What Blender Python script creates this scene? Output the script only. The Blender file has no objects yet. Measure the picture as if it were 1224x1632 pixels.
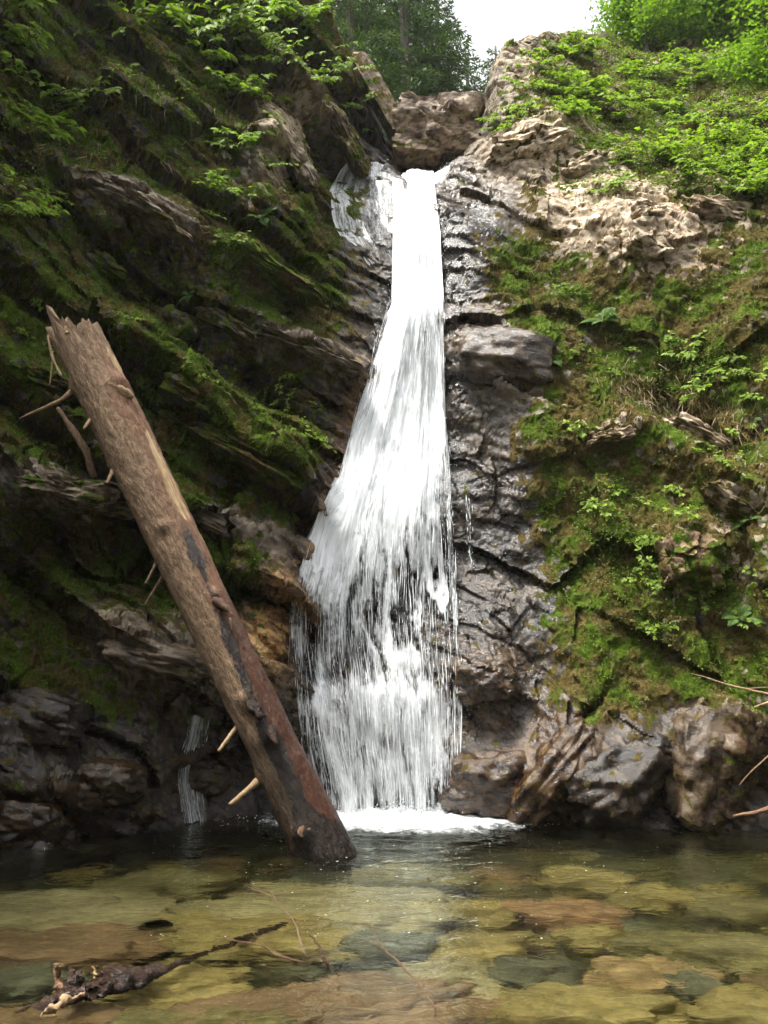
import bpy, math, random
import numpy as np
from mathutils import Vector, Matrix

random.seed(7)
rng = np.random.default_rng(7)
scene = bpy.context.scene

# ------------------------------------------------------------------ camera
FOCAL = 1281.0            # in pixels of the 1224 x 1632 photograph
CAM_H = 1.5
PITCH = math.radians(12.0)
cam_data = bpy.data.cameras.new('camera')
cam = bpy.data.objects.new('camera', cam_data)
scene.collection.objects.link(cam)
cam.location = (0, 0, CAM_H)
cam.rotation_euler = (math.pi / 2 + PITCH, 0, 0)
cam_data.sensor_fit = 'VERTICAL'
cam_data.sensor_height = 24.0
cam_data.lens = 24.0 * FOCAL / 1632.0
cam_data.clip_start = 0.05
cam_data.clip_end = 2000.0
scene.camera = cam

# ------------------------------------------------------------------ light
SUN_DIR = Vector((-0.34, -0.17, 0.92)).normalized()      # towards the sun
world = bpy.data.worlds.new('World')
scene.world = world
world.use_nodes = True
wn = world.node_tree
wn.nodes.clear()
sky = wn.nodes.new('ShaderNodeTexSky')
sky.sky_type = 'NISHITA'
sky.sun_disc = False
sky.sun_elevation = math.asin(SUN_DIR.z)
sky.sun_rotation = math.atan2(SUN_DIR.x, SUN_DIR.y)
sky.air_density = 1.0
sky.dust_density = 4.0
sky.ozone_density = 1.0
hsv = wn.nodes.new('ShaderNodeHueSaturation')            # thin white overcast
hsv.inputs['Saturation'].default_value = 0.10
bg = wn.nodes.new('ShaderNodeBackground')
bg.inputs['Strength'].default_value = 0.15
wo = wn.nodes.new('ShaderNodeOutputWorld')
wn.links.new(sky.outputs[0], hsv.inputs['Color'])
wn.links.new(hsv.outputs[0], bg.inputs['Color'])
wn.links.new(bg.outputs[0], wo.inputs['Surface'])
sun_data = bpy.data.lights.new('sun', 'SUN')
sun_data.energy = 3.0
sun_data.angle = math.radians(10.0)
sun_data.color = (1.0, 0.96, 0.88)
sun = bpy.data.objects.new('sun', sun_data)
scene.collection.objects.link(sun)
sun.rotation_euler = (-SUN_DIR).to_track_quat('-Z', 'Y').to_euler()

vs = scene.view_settings
vs.view_transform = 'Standard'
vs.look = 'None'
vs.exposure = 1.6
vs.gamma = 1.0
vs.use_curve_mapping = False
cy = scene.cycles
cy.use_denoising = True
cy.use_adaptive_sampling = True
cy.adaptive_threshold = 0.03
cy.max_bounces = 10
cy.transparent_max_bounces = 24
cy.transmission_bounces = 6
cy.glossy_bounces = 3
cy.diffuse_bounces = 3
cy.sample_clamp_indirect = 6.0
cy.blur_glossy = 0.5

# ------------------------------------------------------------------ helpers
COL = scene.collection
SP, CP = math.sin(PITCH), math.cos(PITCH)


def ray(px, py):
    dx = (np.asarray(px, float) - 612.0) / FOCAL
    dy = (816.0 - np.asarray(py, float)) / FOCAL
    dx, dy = np.broadcast_arrays(dx, dy)
    return np.stack([dx, CP - dy * SP, SP + dy * CP], -1)


def at(px, py, Y):
    d = ray(px, py)
    t = np.asarray(Y, float) / d[..., 1]
    return np.array([0, 0, CAM_H]) + d * t[..., None]


def at_z(px, py, z):
    d = ray(px, py)
    t = (z - CAM_H) / d[..., 2]
    return np.array([0, 0, CAM_H]) + d * t[..., None]


def project(p):
    q = np.asarray(p) - np.array([0, 0, CAM_H])
    f = q[..., 1] * CP + q[..., 2] * SP
    u = -q[..., 1] * SP + q[..., 2] * CP
    f = np.where(np.abs(f) < 1e-3, 1e-3, f)
    return 612 + FOCAL * q[..., 0] / f, 816 - FOCAL * u / f, f


def sstep(a, b, x):
    t = np.clip((x - a) / (b - a), 0, 1)
    return t * t * (3 - 2 * t)


def hash3(i, j, k, seed):
    h = (i * 374761393 + j * 668265263 + k * 2147483647 + seed * 1274126177) & 0xFFFFFFFF
    h = ((h ^ (h >> 13)) * 1274126177) & 0xFFFFFFFF
    h = ((h ^ (h >> 16)) * 2246822519) & 0xFFFFFFFF
    return h ^ (h >> 15)


GR = np.array([[1, 1, 0], [-1, 1, 0], [1, -1, 0], [-1, -1, 0], [1, 0, 1], [-1, 0, 1], [1, 0, -1], [-1, 0, -1],
               [0, 1, 1], [0, -1, 1], [0, 1, -1], [0, -1, -1], [1, 1, 0], [-1, 1, 0], [0, -1, 1], [0, -1, -1]], float)


def perlin(p, seed=0):
    p = np.asarray(p, float)
    i = np.floor(p).astype(np.int64)
    f = p - i
    w = f * f * f * (f * (f * 6 - 15) + 10)
    out = 0
    for dx in (0, 1):
        wx = w[..., 0] if dx else 1 - w[..., 0]
        for dy in (0, 1):
            wy = w[..., 1] if dy else 1 - w[..., 1]
            for dz in (0, 1):
                wz = w[..., 2] if dz else 1 - w[..., 2]
                g = GR[hash3(i[..., 0] + dx, i[..., 1] + dy, i[..., 2] + dz, seed) & 15]
                d = g[..., 0] * (f[..., 0] - dx) + g[..., 1] * (f[..., 1] - dy) + g[..., 2] * (f[..., 2] - dz)
                out = out + wx * wy * wz * d
    return out


def fbm(p, octaves=4, seed=0, gain=0.5):
    a, s, out = 1.0, 1.0, 0
    for o in range(octaves):
        out = out + a * perlin(p * s + o * 17.3, seed + o)
        a *= gain
        s *= 2.03
    return out


def ridged(p, octaves=3, seed=0):
    a, s, out = 1.0, 1.0, 0
    for o in range(octaves):
        out = out + a * (1 - 2 * np.abs(perlin(p * s + o * 11.1, seed + o)))
        a *= 0.5
        s *= 2.1
    return out


def facets(p, seed=0, tilt=0.8):
    """blocky fractured relief: every cell is a tilted plane of its own"""
    p = np.asarray(p, float)
    i = np.floor(p).astype(np.int64)
    best = np.full(p.shape[:-1], 1e9)
    sec = np.full(p.shape[:-1], 1e9)
    val = np.zeros(p.shape[:-1])
    for dx in (-1, 0, 1):
        for dy in (-1, 0, 1):
            for dz in (-1, 0, 1):
                a, b, c = i[..., 0] + dx, i[..., 1] + dy, i[..., 2] + dz
                h = hash3(a, b, c, seed)
                h2 = hash3(a, b, c, seed + 77)
                cx = a + (h & 1023) / 1023.0
                cyy = b + ((h >> 10) & 1023) / 1023.0
                cz = c + ((h >> 20) & 1023) / 1023.0
                ex, ey, ez = p[..., 0] - cx, p[..., 1] - cyy, p[..., 2] - cz
                d = ex * ex + ey * ey + ez * ez
                v = ((h2 & 1023) / 1023.0 - 0.5) + tilt * (
                    ex * (((h2 >> 10) & 1023) / 511.5 - 1) + ez * (((h2 >> 20) & 1023) / 511.5 - 1))
                m = d < best
                sec = np.where(m, best, np.minimum(sec, d))
                val = np.where(m, v, val)
                best = np.where(m, d, best)
    return val, np.sqrt(sec) - np.sqrt(best)


def blur(a, n):
    if n < 1:
        return a
    for ax in (0, 1):
        pad = [(0, 0)] * a.ndim
        pad[ax] = (n + 1, n)
        c = np.cumsum(np.pad(a, pad, mode='edge'), axis=ax)
        sl1 = [slice(None)] * a.ndim
        sl0 = [slice(None)] * a.ndim
        sl1[ax] = slice(2 * n + 1, None)
        sl0[ax] = slice(0, -(2 * n + 1))
        a = (c[tuple(sl1)] - c[tuple(sl0)]) / (2 * n + 1)
    return a


def link(o, parent=None):
    COL.objects.link(o)
    if parent is not None:
        o.parent = parent
    return o


def mesh_data(name, verts, faces, mat, smooth=True, attrs=None, sharp=0):
    """verts (n,3), faces (m,k) or a list of such arrays"""
    if not isinstance(faces, (list, tuple)):
        faces = [faces]
    faces = [np.asarray(f, np.int32) for f in faces if len(f)]
    me = bpy.data.meshes.new(name)
    verts = np.ascontiguousarray(verts, np.float32)
    me.vertices.add(len(verts))
    me.vertices.foreach_set('co', verts.ravel())
    loops = np.concatenate([f.ravel() for f in faces])
    sizes = np.concatenate([np.full(len(f), f.shape[1], np.int32) for f in faces])
    starts = np.concatenate([[0], np.cumsum(sizes)[:-1]]).astype(np.int32)
    me.loops.add(len(loops))
    me.loops.foreach_set('vertex_index', loops)
    me.polygons.add(len(sizes))
    me.polygons.foreach_set('loop_start', starts)
    me.polygons.foreach_set('loop_total', sizes)
    me.polygons.foreach_set('use_smooth', np.full(len(sizes), bool(smooth)))
    for k, v in (attrs or {}).items():
        v = np.ascontiguousarray(v, np.float32)
        if v.ndim == 1:
            me.attributes.new(k, 'FLOAT', 'POINT').data.foreach_set('value', v)
        elif v.shape[1] == 3:
            me.attributes.new(k, 'FLOAT_VECTOR', 'POINT').data.foreach_set('vector', v.ravel())
        else:
            me.attributes.new(k, 'FLOAT_COLOR', 'POINT').data.foreach_set('color', v.ravel())
    me.update()
    me.validate()
    if sharp:
        me.set_sharp_from_angle(angle=math.radians(sharp))
    if mat:
        me.materials.append(mat)
    return me


def obj(name, verts, faces, mat, parent=None, smooth=True, attrs=None, sharp=0):
    return link(bpy.data.objects.new(name, mesh_data(name, verts, faces, mat, smooth, attrs, sharp)), parent)


def tag(o, label=None, cat=None, group=None, kind=None):
    for k, v in (('label', label), ('category', cat), ('group', group), ('kind', kind)):
        if v:
            o[k] = v
    return o


def empty(name, loc=(0, 0, 0)):
    o = bpy.data.objects.new(name, None)
    o.location = loc
    o.empty_display_size = 0.1
    return link(o)


def grid_faces(nu, nv, wrap_u=False):
    """vertex index = iv * nu + iu"""
    iu = np.arange(nu if wrap_u else nu - 1)
    iv = np.arange(nv - 1)
    a = (iv[:, None] * nu + iu[None, :]).ravel()
    b = (iv[:, None] * nu + ((iu + 1) % nu)[None, :]).ravel()
    return np.stack([a, b, b + nu, a + nu], 1)


def tube(path, radii, nseg=8, noise=0.0, seed=0, cap=True):
    """swept tube along path (n,3)"""
    path = np.asarray(path, float)
    n = len(path)
    radii = np.broadcast_to(np.asarray(radii, float), (n,))
    tan = np.gradient(path, axis=0)
    tan /= np.linalg.norm(tan, axis=1)[:, None] + 1e-9
    ref = np.array([0.31, 0.17, 0.93]) if abs(tan[:, 2]).mean() < 0.8 else np.array([0.93, 0.2, 0.1])
    s = np.cross(tan, ref)
    s /= np.linalg.norm(s, axis=1)[:, None] + 1e-9
    t = np.cross(tan, s)
    a = np.linspace(0, 2 * math.pi, nseg, endpoint=False)
    r = radii[:, None] * np.ones((1, nseg))
    v = path[:, None, :] + (s[:, None, :] * np.cos(a)[None, :, None] + t[:, None, :] * np.sin(a)[None, :, None]) * r[..., None]
    if noise:
        q = fbm(v.reshape(-1, 3) * 9.0, 3, seed).reshape(n, nseg)
        v = path[:, None, :] + (v - path[:, None, :]) * (1 + noise * q[..., None])
    V = v.reshape(-1, 3)
    F = [grid_faces(nseg, n, True)]
    if cap:
        V = np.concatenate([V, path[:1], path[-1:]])
        k = np.arange(nseg)
        c0, c1 = n * nseg, n * nseg + 1
        F.append(np.concatenate([
            np.stack([np.full(nseg, c0), (k + 1) % nseg, k], 1),
            np.stack([np.full(nseg, c1), (n - 1) * nseg + k, (n - 1) * nseg + (k + 1) % nseg], 1)]))
    return V, F


def merge(parts):
    """join [(verts, faces list)] into one"""
    V, F, o = [], {}, 0
    for v, fs in parts:
        V.append(v)
        for f in (fs if isinstance(fs, (list, tuple)) else [fs]):
            F.setdefault(f.shape[1], []).append(np.asarray(f) + o)
        o += len(v)
    return np.concatenate(V), [np.concatenate(x) for x in F.values()]


def scatter(template_v, template_f, mats, locs):
    """copy a template to N places: mats (N,3,3) columns are the axes"""
    n, k = len(locs), len(template_v)
    V = np.einsum('nij,kj->nki', mats, template_v) + locs[:, None, :]
    F = (template_f[None] + (np.arange(n) * k)[:, None, None]).reshape(-1, template_f.shape[1])
    return V.reshape(-1, 3), F


def frames(normals, spin, scale):
    """N frames whose z is the normal"""
    z = normals / (np.linalg.norm(normals, axis=1)[:, None] + 1e-9)
    ref = np.where(np.abs(z[:, 2:3]) < 0.9, np.array([[0, 0, 1.0]]), np.array([[1.0, 0, 0]]))
    x = np.cross(ref, z)
    x /= np.linalg.norm(x, axis=1)[:, None] + 1e-9
    y = np.cross(z, x)
    c, s = np.cos(spin)[:, None], np.sin(spin)[:, None]
    X, Y = x * c + y * s, -x * s + y * c
    return np.stack([X, Y, z], 2) * np.asarray(scale).reshape(-1, 1, 1)


# ------------------------------------------------------------------ materials
class NT:
    def __init__(self, name):
        self.m = bpy.data.materials.new(name)
        self.m.use_nodes = True
        self.t = self.m.node_tree
        self.t.nodes.clear()
        self.out = self.n('ShaderNodeOutputMaterial')

    def n(self, typ, **kw):
        nd = self.t.nodes.new(typ)
        for k, v in kw.items():
            setattr(nd, k, v)
        return nd

    def l(self, a, b):
        self.t.links.new(a, b)

    def set(self, sock, v):
        if isinstance(v, bpy.types.NodeSocket):
            self.l(v, sock)
        else:
            if hasattr(sock, 'default_value') and isinstance(v, (tuple, list)) and len(v) == 3 and sock.type == 'RGBA':
                v = (*v, 1)
            sock.default_value = v

    def pos(self):
        return self.n('ShaderNodeNewGeometry').outputs['Position']

    def objco(self):
        return self.n('ShaderNodeTexCoord').outputs['Object']

    def attr(self, name):
        return self.n('ShaderNodeAttribute', attribute_name=name)

    def mapping(self, vec, scale=(1, 1, 1), rot=(0, 0, 0), loc=(0, 0, 0)):
        m = self.n('ShaderNodeMapping')
        self.l(vec, m.inputs['Vector'])
        m.inputs['Scale'].default_value = scale
        m.inputs['Rotation'].default_value = rot
        m.inputs['Location'].default_value = loc
        return m.outputs[0]

    def noise(self, vec, scale, detail=4, rough=0.55, dist=0.0):
        x = self.n('ShaderNodeTexNoise')
        self.l(vec, x.inputs['Vector'])
        x.inputs['Scale'].default_value = scale
        x.inputs['Detail'].default_value = detail
        x.inputs['Roughness'].default_value = rough
        x.inputs['Distortion'].default_value = dist
        return x.outputs['Fac']

    def voronoi(self, vec, scale, feature='F1', out='Distance'):
        x = self.n('ShaderNodeTexVoronoi', feature=feature)
        self.l(vec, x.inputs['Vector'])
        x.inputs['Scale'].default_value = scale
        return x.outputs[out]

    def ramp(self, fac, stops):
        r = self.n('ShaderNodeValToRGB')
        el = r.color_ramp.elements
        while len(el) < len(stops):
            el.new(0.5)
        for e, (p, c) in zip(el, stops):
            e.position = p
            e.color = (*c, 1) if not isinstance(c, (int, float)) else (c, c, c, 1)
        self.set(r.inputs[0], fac)
        return r.outputs[0]

    def mix(self, fac, a, b, mode='MIX'):
        x = self.n('ShaderNodeMix', data_type='RGBA', blend_type=mode)
        self.set(x.inputs[0], fac)
        self.set(x.inputs[6], a)
        self.set(x.inputs[7], b)
        return x.outputs[2]

    def math(self, op, a, b=0.0, clamp=False):
        x = self.n('ShaderNodeMath', operation=op, use_clamp=clamp)
        self.set(x.inputs[0], a)
        self.set(x.inputs[1], b)
        return x.outputs[0]

    def rng(self, v, a, b, c=0.0, d=1.0, smooth=True):
        x = self.n('ShaderNodeMapRange', interpolation_type='SMOOTHSTEP' if smooth else 'LINEAR')
        self.set(x.inputs[0], v)
        for i, q in enumerate((a, b, c, d)):
            self.set(x.inputs[i + 1], q)
        return x.outputs[0]

    def bump(self, h, strength, dist, normal=None):
        b = self.n('ShaderNodeBump')
        self.set(b.inputs['Strength'], strength)
        b.inputs['Distance'].default_value = dist
        self.l(h, b.inputs['Height'])
        if normal is not None:
            self.l(normal, b.inputs['Normal'])
        return b.outputs[0]

    def principled(self, color, rough, normal=None, spec=0.5, **kw):
        p = self.n('ShaderNodeBsdfPrincipled')
        self.set(p.inputs['Base Color'], color)
        self.set(p.inputs['Roughness'], rough)
        self.set(p.inputs['Specular IOR Level'], spec)
        if normal is not None:
            self.l(normal, p.inputs['Normal'])
        for k, v in kw.items():
            self.set(p.inputs[k.replace('_', ' ')], v)
        return p.outputs[0]

    def done(self, shader):
        self.l(shader, self.out.inputs['Surface'])
        return self.m


def make_rock():
    """rock with zones held in the colour attribute: moss, wet, pale, rust"""
    k = NT('wet_mossy_rock')
    P = k.pos()
    z = k.attr('zone')
    sep = k.n('ShaderNodeSeparateColor')
    k.l(z.outputs['Color'], sep.inputs[0])
    moss, wet, pale, rust = sep.outputs[0], sep.outputs[1], sep.outputs[2], z.outputs['Alpha']
    g = k.n('ShaderNodeSeparateXYZ')
    k.l(k.attr('grain').outputs['Vector'], g.inputs[0])
    m_fac, fresh = g.outputs[1], g.outputs[2]
    n_fine = k.noise(P, 24.0, 6, 0.78)
    n_mid = k.math('ADD', g.outputs[0], k.math('MULTIPLY', k.math('SUBTRACT', n_fine, 0.5), 0.8))
    plate = k.n('ShaderNodeTexVoronoi')
    k.l(k.mapping(P, (1.0, 1.0, 2.4), (0, math.radians(33), 0)), plate.inputs['Vector'])
    plate.inputs['Scale'].default_value = 10.0
    psep = k.n('ShaderNodeSeparateColor')
    k.l(plate.outputs['Color'], psep.inputs[0])
    n_mid = k.math('ADD', n_mid, k.math('MULTIPLY', k.math('SUBTRACT', psep.outputs[0], 0.5), 0.34))
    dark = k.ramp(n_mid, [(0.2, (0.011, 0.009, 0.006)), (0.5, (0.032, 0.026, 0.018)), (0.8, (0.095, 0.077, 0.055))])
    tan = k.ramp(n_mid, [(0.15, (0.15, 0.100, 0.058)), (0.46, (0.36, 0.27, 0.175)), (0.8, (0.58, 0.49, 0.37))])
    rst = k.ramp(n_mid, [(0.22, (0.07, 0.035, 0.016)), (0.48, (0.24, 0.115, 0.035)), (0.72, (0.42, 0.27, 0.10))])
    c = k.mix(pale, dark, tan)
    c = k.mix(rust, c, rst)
    c = k.mix(k.math('MULTIPLY', k.rng(n_fine, 0.45, 0.30), 0.6), c, (0.03, 0.026, 0.022))
    c = k.mix(k.math('MULTIPLY', k.rng(n_fine, 0.58, 0.72), k.rng(wet, 0.2, 0.8, 0.25, 0.05)), c, (0.42, 0.38, 0.32))
    c = k.mix(k.math('MULTIPLY', wet, 0.9), c, k.mix(1.0, c, (0.19, 0.15, 0.12), 'MULTIPLY'))
    olive = k.ramp(n_fine, [(0.3, (0.022, 0.015, 0.005)), (0.5, (0.082, 0.062, 0.020)), (0.72, (0.18, 0.14, 0.052))])
    green = k.ramp(n_fine, [(0.3, (0.014, 0.024, 0.004)), (0.5, (0.052, 0.086, 0.009)), (0.74, (0.14, 0.20, 0.022))])
    mf = k.rng(k.math('ADD', m_fac, k.math('MULTIPLY', k.math('SUBTRACT', n_fine, 0.5), 0.9)), 0.36, 0.62)
    c = k.mix(mf, c, k.mix(fresh, olive, green))
    r = k.rng(k.math('ADD', wet, k.math('MULTIPLY', k.math('SUBTRACT', n_mid, 0.5), 0.8)), 0.25, 0.85, 0.78, 0.15)
    r = k.mix(mf, r, (0.95, 0.95, 0.95))
    spec = k.math('MULTIPLY', k.rng(mf, 0.0, 1.0, 1.0, 0.12), k.rng(wet, 0.3, 0.9, 0.4, 0.6))
    hh = k.math('ADD', n_fine, k.math('MULTIPLY', psep.outputs[1], 0.5))
    b = k.bump(hh, k.rng(mf, 0.0, 1.0, 0.55, 1.0), 0.028)
    return k.done(k.principled(c, r, b, spec))


ROCK = make_rock()

# ------------------------------------------------------------------ the gorge walls
# control net: per column the distance of the rock at the waterline and at seven heights, then the way over the rim
FACE_PY = [1180, 1030, 880, 730, 580, 430, 310]
NET = [
    (-900, [4.3, 4.3, 4.3, 4.4, 4.5, 4.6, 4.8, 5.0], [(200, 5.2), (80, 5.4), (-80, 5.8), (-300, 6.4)]),
    (-300, [6.6, 6.7, 6.7, 6.7, 6.8, 6.9, 7.1, 7.3], [(200, 7.5), (80, 7.8), (-80, 8.2), (-260, 8.8)]),
    (-60, [7.7, 7.8, 8.0, 8.0, 7.9, 8.3, 8.5, 8.7], [(200, 8.9), (80, 9.2), (-80, 9.7), (-260, 10.5)]),
    (80, [8.0, 8.2, 8.6, 8.8, 8.5, 9.0, 9.2, 9.2], [(200, 9.4), (80, 9.8), (-80, 10.3), (-240, 11.0)]),
    (220, [8.7, 8.7, 8.9, 9.3, 9.1, 9.4, 9.6, 9.6], [(200, 9.9), (80, 10.3), (-60, 10.9), (-200, 11.8)]),
    (350, [9.4, 9.4, 9.2, 9.5, 9.6, 9.9, 10.0, 10.1], [(200, 10.4), (90, 10.9), (-20, 11.5), (-120, 12.4)]),
    (460, [9.8, 9.7, 9.5, 9.6, 10.1, 10.4, 10.6, 10.7], [(220, 11.1), (120, 11.7), (25, 12.4), (-15, 13.1)]),
    (540, [9.8, 9.7, 9.8, 10.0, 10.4, 10.7, 10.95, 11.75], [(252, 12.5), (170, 12.8), (100, 13.1), (84, 13.6)]),
    (600, [9.8, 9.8, 9.9, 10.1, 10.5, 10.8, 11.05, 11.85], [(276, 12.5), (238, 12.9), (198, 13.4), (192, 13.8)]),
    (645, [9.8, 9.8, 9.9, 10.1, 10.5, 10.8, 11.1, 11.4], [(284, 11.75), (280, 12.5), (274, 13.4), (262, 15.0)]),
    (700, [9.8, 9.8, 9.9, 10.1, 10.4, 10.7, 11.0, 11.4], [(286, 11.75), (276, 12.5), (266, 13.4), (252, 15.0)]),
    (750, [9.8, 9.7, 9.8, 10.0, 10.2, 10.4, 10.9, 11.4], [(262, 12.0), (240, 12.8), (220, 13.6), (212, 14.6)]),
    (800, [9.6, 9.6, 9.7, 9.9, 10.0, 10.3, 10.8, 11.2], [(225, 12.1), (160, 12.8), (104, 13.6), (92, 14.4)]),
    (860, [9.5, 9.4, 9.6, 9.8, 9.9, 10.2, 10.7, 11.0], [(212, 12.0), (140, 13.2), (80, 14.6), (74, 15.4)]),
    (1000, [9.2, 9.2, 9.4, 9.6, 9.7, 9.9, 10.3, 10.7], [(225, 12.2), (145, 14.0), (78, 16.2), (68, 17.4)]),
    (1130, [9.0, 9.0, 9.1, 9.2, 9.4, 9.6, 9.9, 10.3], [(240, 11.9), (155, 13.9), (66, 16.8), (56, 18.0)]),
    (1260, [8.7, 8.7, 8.7, 8.8, 9.0, 9.2, 9.4, 9.9], [(240, 11.5), (155, 13.6), (50, 17.0), (40, 18.2)]),
    (1600, [7.6, 7.6, 7.7, 7.8, 8.0, 8.2, 8.5, 9.0], [(240, 10.8), (150, 13.2), (40, 16.8), (30, 18.0)]),
    (2300, [5.6, 5.8, 6.0, 6.2, 6.4, 6.7, 7.0, 7.6], [(200, 9.6), (110, 12.4), (0, 16.0), (-10, 17.2)]),
]


def build_net():
    C = []
    for px, ys, top in NET:
        col = []
        yw = ys[0]
        # waterline: x from the column's pixel at that distance
        d = 1.5 / yw
        t = math.atan(d) + PITCH
        pyw = 816 + FOCAL * math.tan(t)
        w = at(px, pyw, yw)
        col.append([*(w + [0, -0.5, -2.0]), px, pyw + 130])
        col.append([*w, px, pyw])
        for py, y in zip(FACE_PY, ys[1:]):
            col.append([*at(px, py, y), px, py])
        for py, y in top:
            col.append([*at(px, py, y), px, py])
        e = np.array(col[-1][:3])
        col.append([*(e + [0, 3.5, 0.6]), px, col[-1][4] - 3])
        col.append([*(e + [e[0] * 0.6, 24.0, 5.0]), px, col[-1][4] - 3])
        C.append(col)
    return np.array(C, float)


def catmull(A, params):
    """A (n, ...) sampled at fractional indices"""
    n = len(A)
    i = np.clip(np.floor(params).astype(int), 0, n - 2)
    f = (params - i).reshape(-1, *([1] * (A.ndim - 1)))
    a0, a1, a2, a3 = A[np.maximum(i - 1, 0)], A[i], A[i + 1], A[np.minimum(i + 2, n - 1)]
    m1, m2 = 0.42 * (a2 - a0), 0.42 * (a3 - a1)
    f2, f3 = f * f, f * f * f
    return (2 * f3 - 3 * f2 + 1) * a1 + (f3 - 2 * f2 + f) * m1 + (-2 * f3 + 3 * f2) * a2 + (f3 - f2) * m2


NETC = build_net()
STEP = 2.2
us = []
for i in range(len(NET) - 1):
    a, b = NET[i][0], NET[i + 1][0]
    off = b <= -60 or a >= 1260
    n = max(4, int((b - a) / (STEP * (5.5 if off else 1.0))))
    us.append(i + np.arange(n) / n)
us = np.concatenate(us + [[len(NET) - 1]])
row_n = [30, 56, 66, 66, 66, 66, 66, 56, 60, 70, 62, 36, 16, 12]
ts = np.concatenate([i + np.arange(n) / n for i, n in enumerate(row_n)] + [[len(row_n)]])
rows_interp = np.transpose(catmull(np.transpose(NETC, (1, 0, 2)), ts), (1, 0, 2))      # (cols, t, 5)
G = catmull(rows_interp, us)                                                         # (u, t, 5)
NU, NTT = len(us), len(ts)
B = G[..., :3]
PX, PY = G[..., 3], G[..., 4]


def grid_normals(V):
    du = np.gradient(V, axis=0)
    dt = np.gradient(V, axis=1)
    n = np.cross(du, dt)
    n /= np.linalg.norm(n, axis=-1)[..., None] + 1e-9
    return n


N0 = grid_normals(blur(B, 6))


def blob(px, py, rx, ry, ang=0.0, soft=1.0):
    a = math.radians(ang)                # clockwise in the picture: down to the right is positive
    dx, dy = PX - px, PY - py
    u = (dx * math.cos(a) + dy * math.sin(a)) / rx
    v = (-dx * math.sin(a) + dy * math.cos(a)) / ry
    return np.exp(-(u * u + v * v) * soft)


LEFT = 1 - sstep(470, 600, PX + 0.10 * (PY - 600))
RIGHT = sstep(720, 860, PX)
CENTRE = 1 - np.clip(LEFT + RIGHT, 0, 1)
TOP = sstep(350, 250, PY) * RIGHT

TH = math.radians(34)


def strata(p, width, seed, warp=0.35):
    s = p[..., 2] * math.cos(TH) + p[..., 0] * math.sin(TH) + p[..., 1] * 0.18
    s = s / width + warp * fbm(p * (0.55 / width) * 0.8, 3, seed)
    k = np.floor(s)
    f = s - k
    amp = 0.45 + 0.55 * ((hash3(k.astype(np.int64), np.int64(3) + 0 * k.astype(np.int64), np.int64(5) + 0 * k.astype(np.int64), seed) & 1023) / 1023.0)
    # a slab sticks out at its lower edge and leans back upwards
    edge = sstep(0.0, 0.07, f)
    return amp * edge * (1 - f) ** 0.8


ROT = np.array([[math.cos(TH), 0, math.sin(TH)], [0, 1, 0], [-math.sin(TH), 0, math.cos(TH)]])


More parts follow.
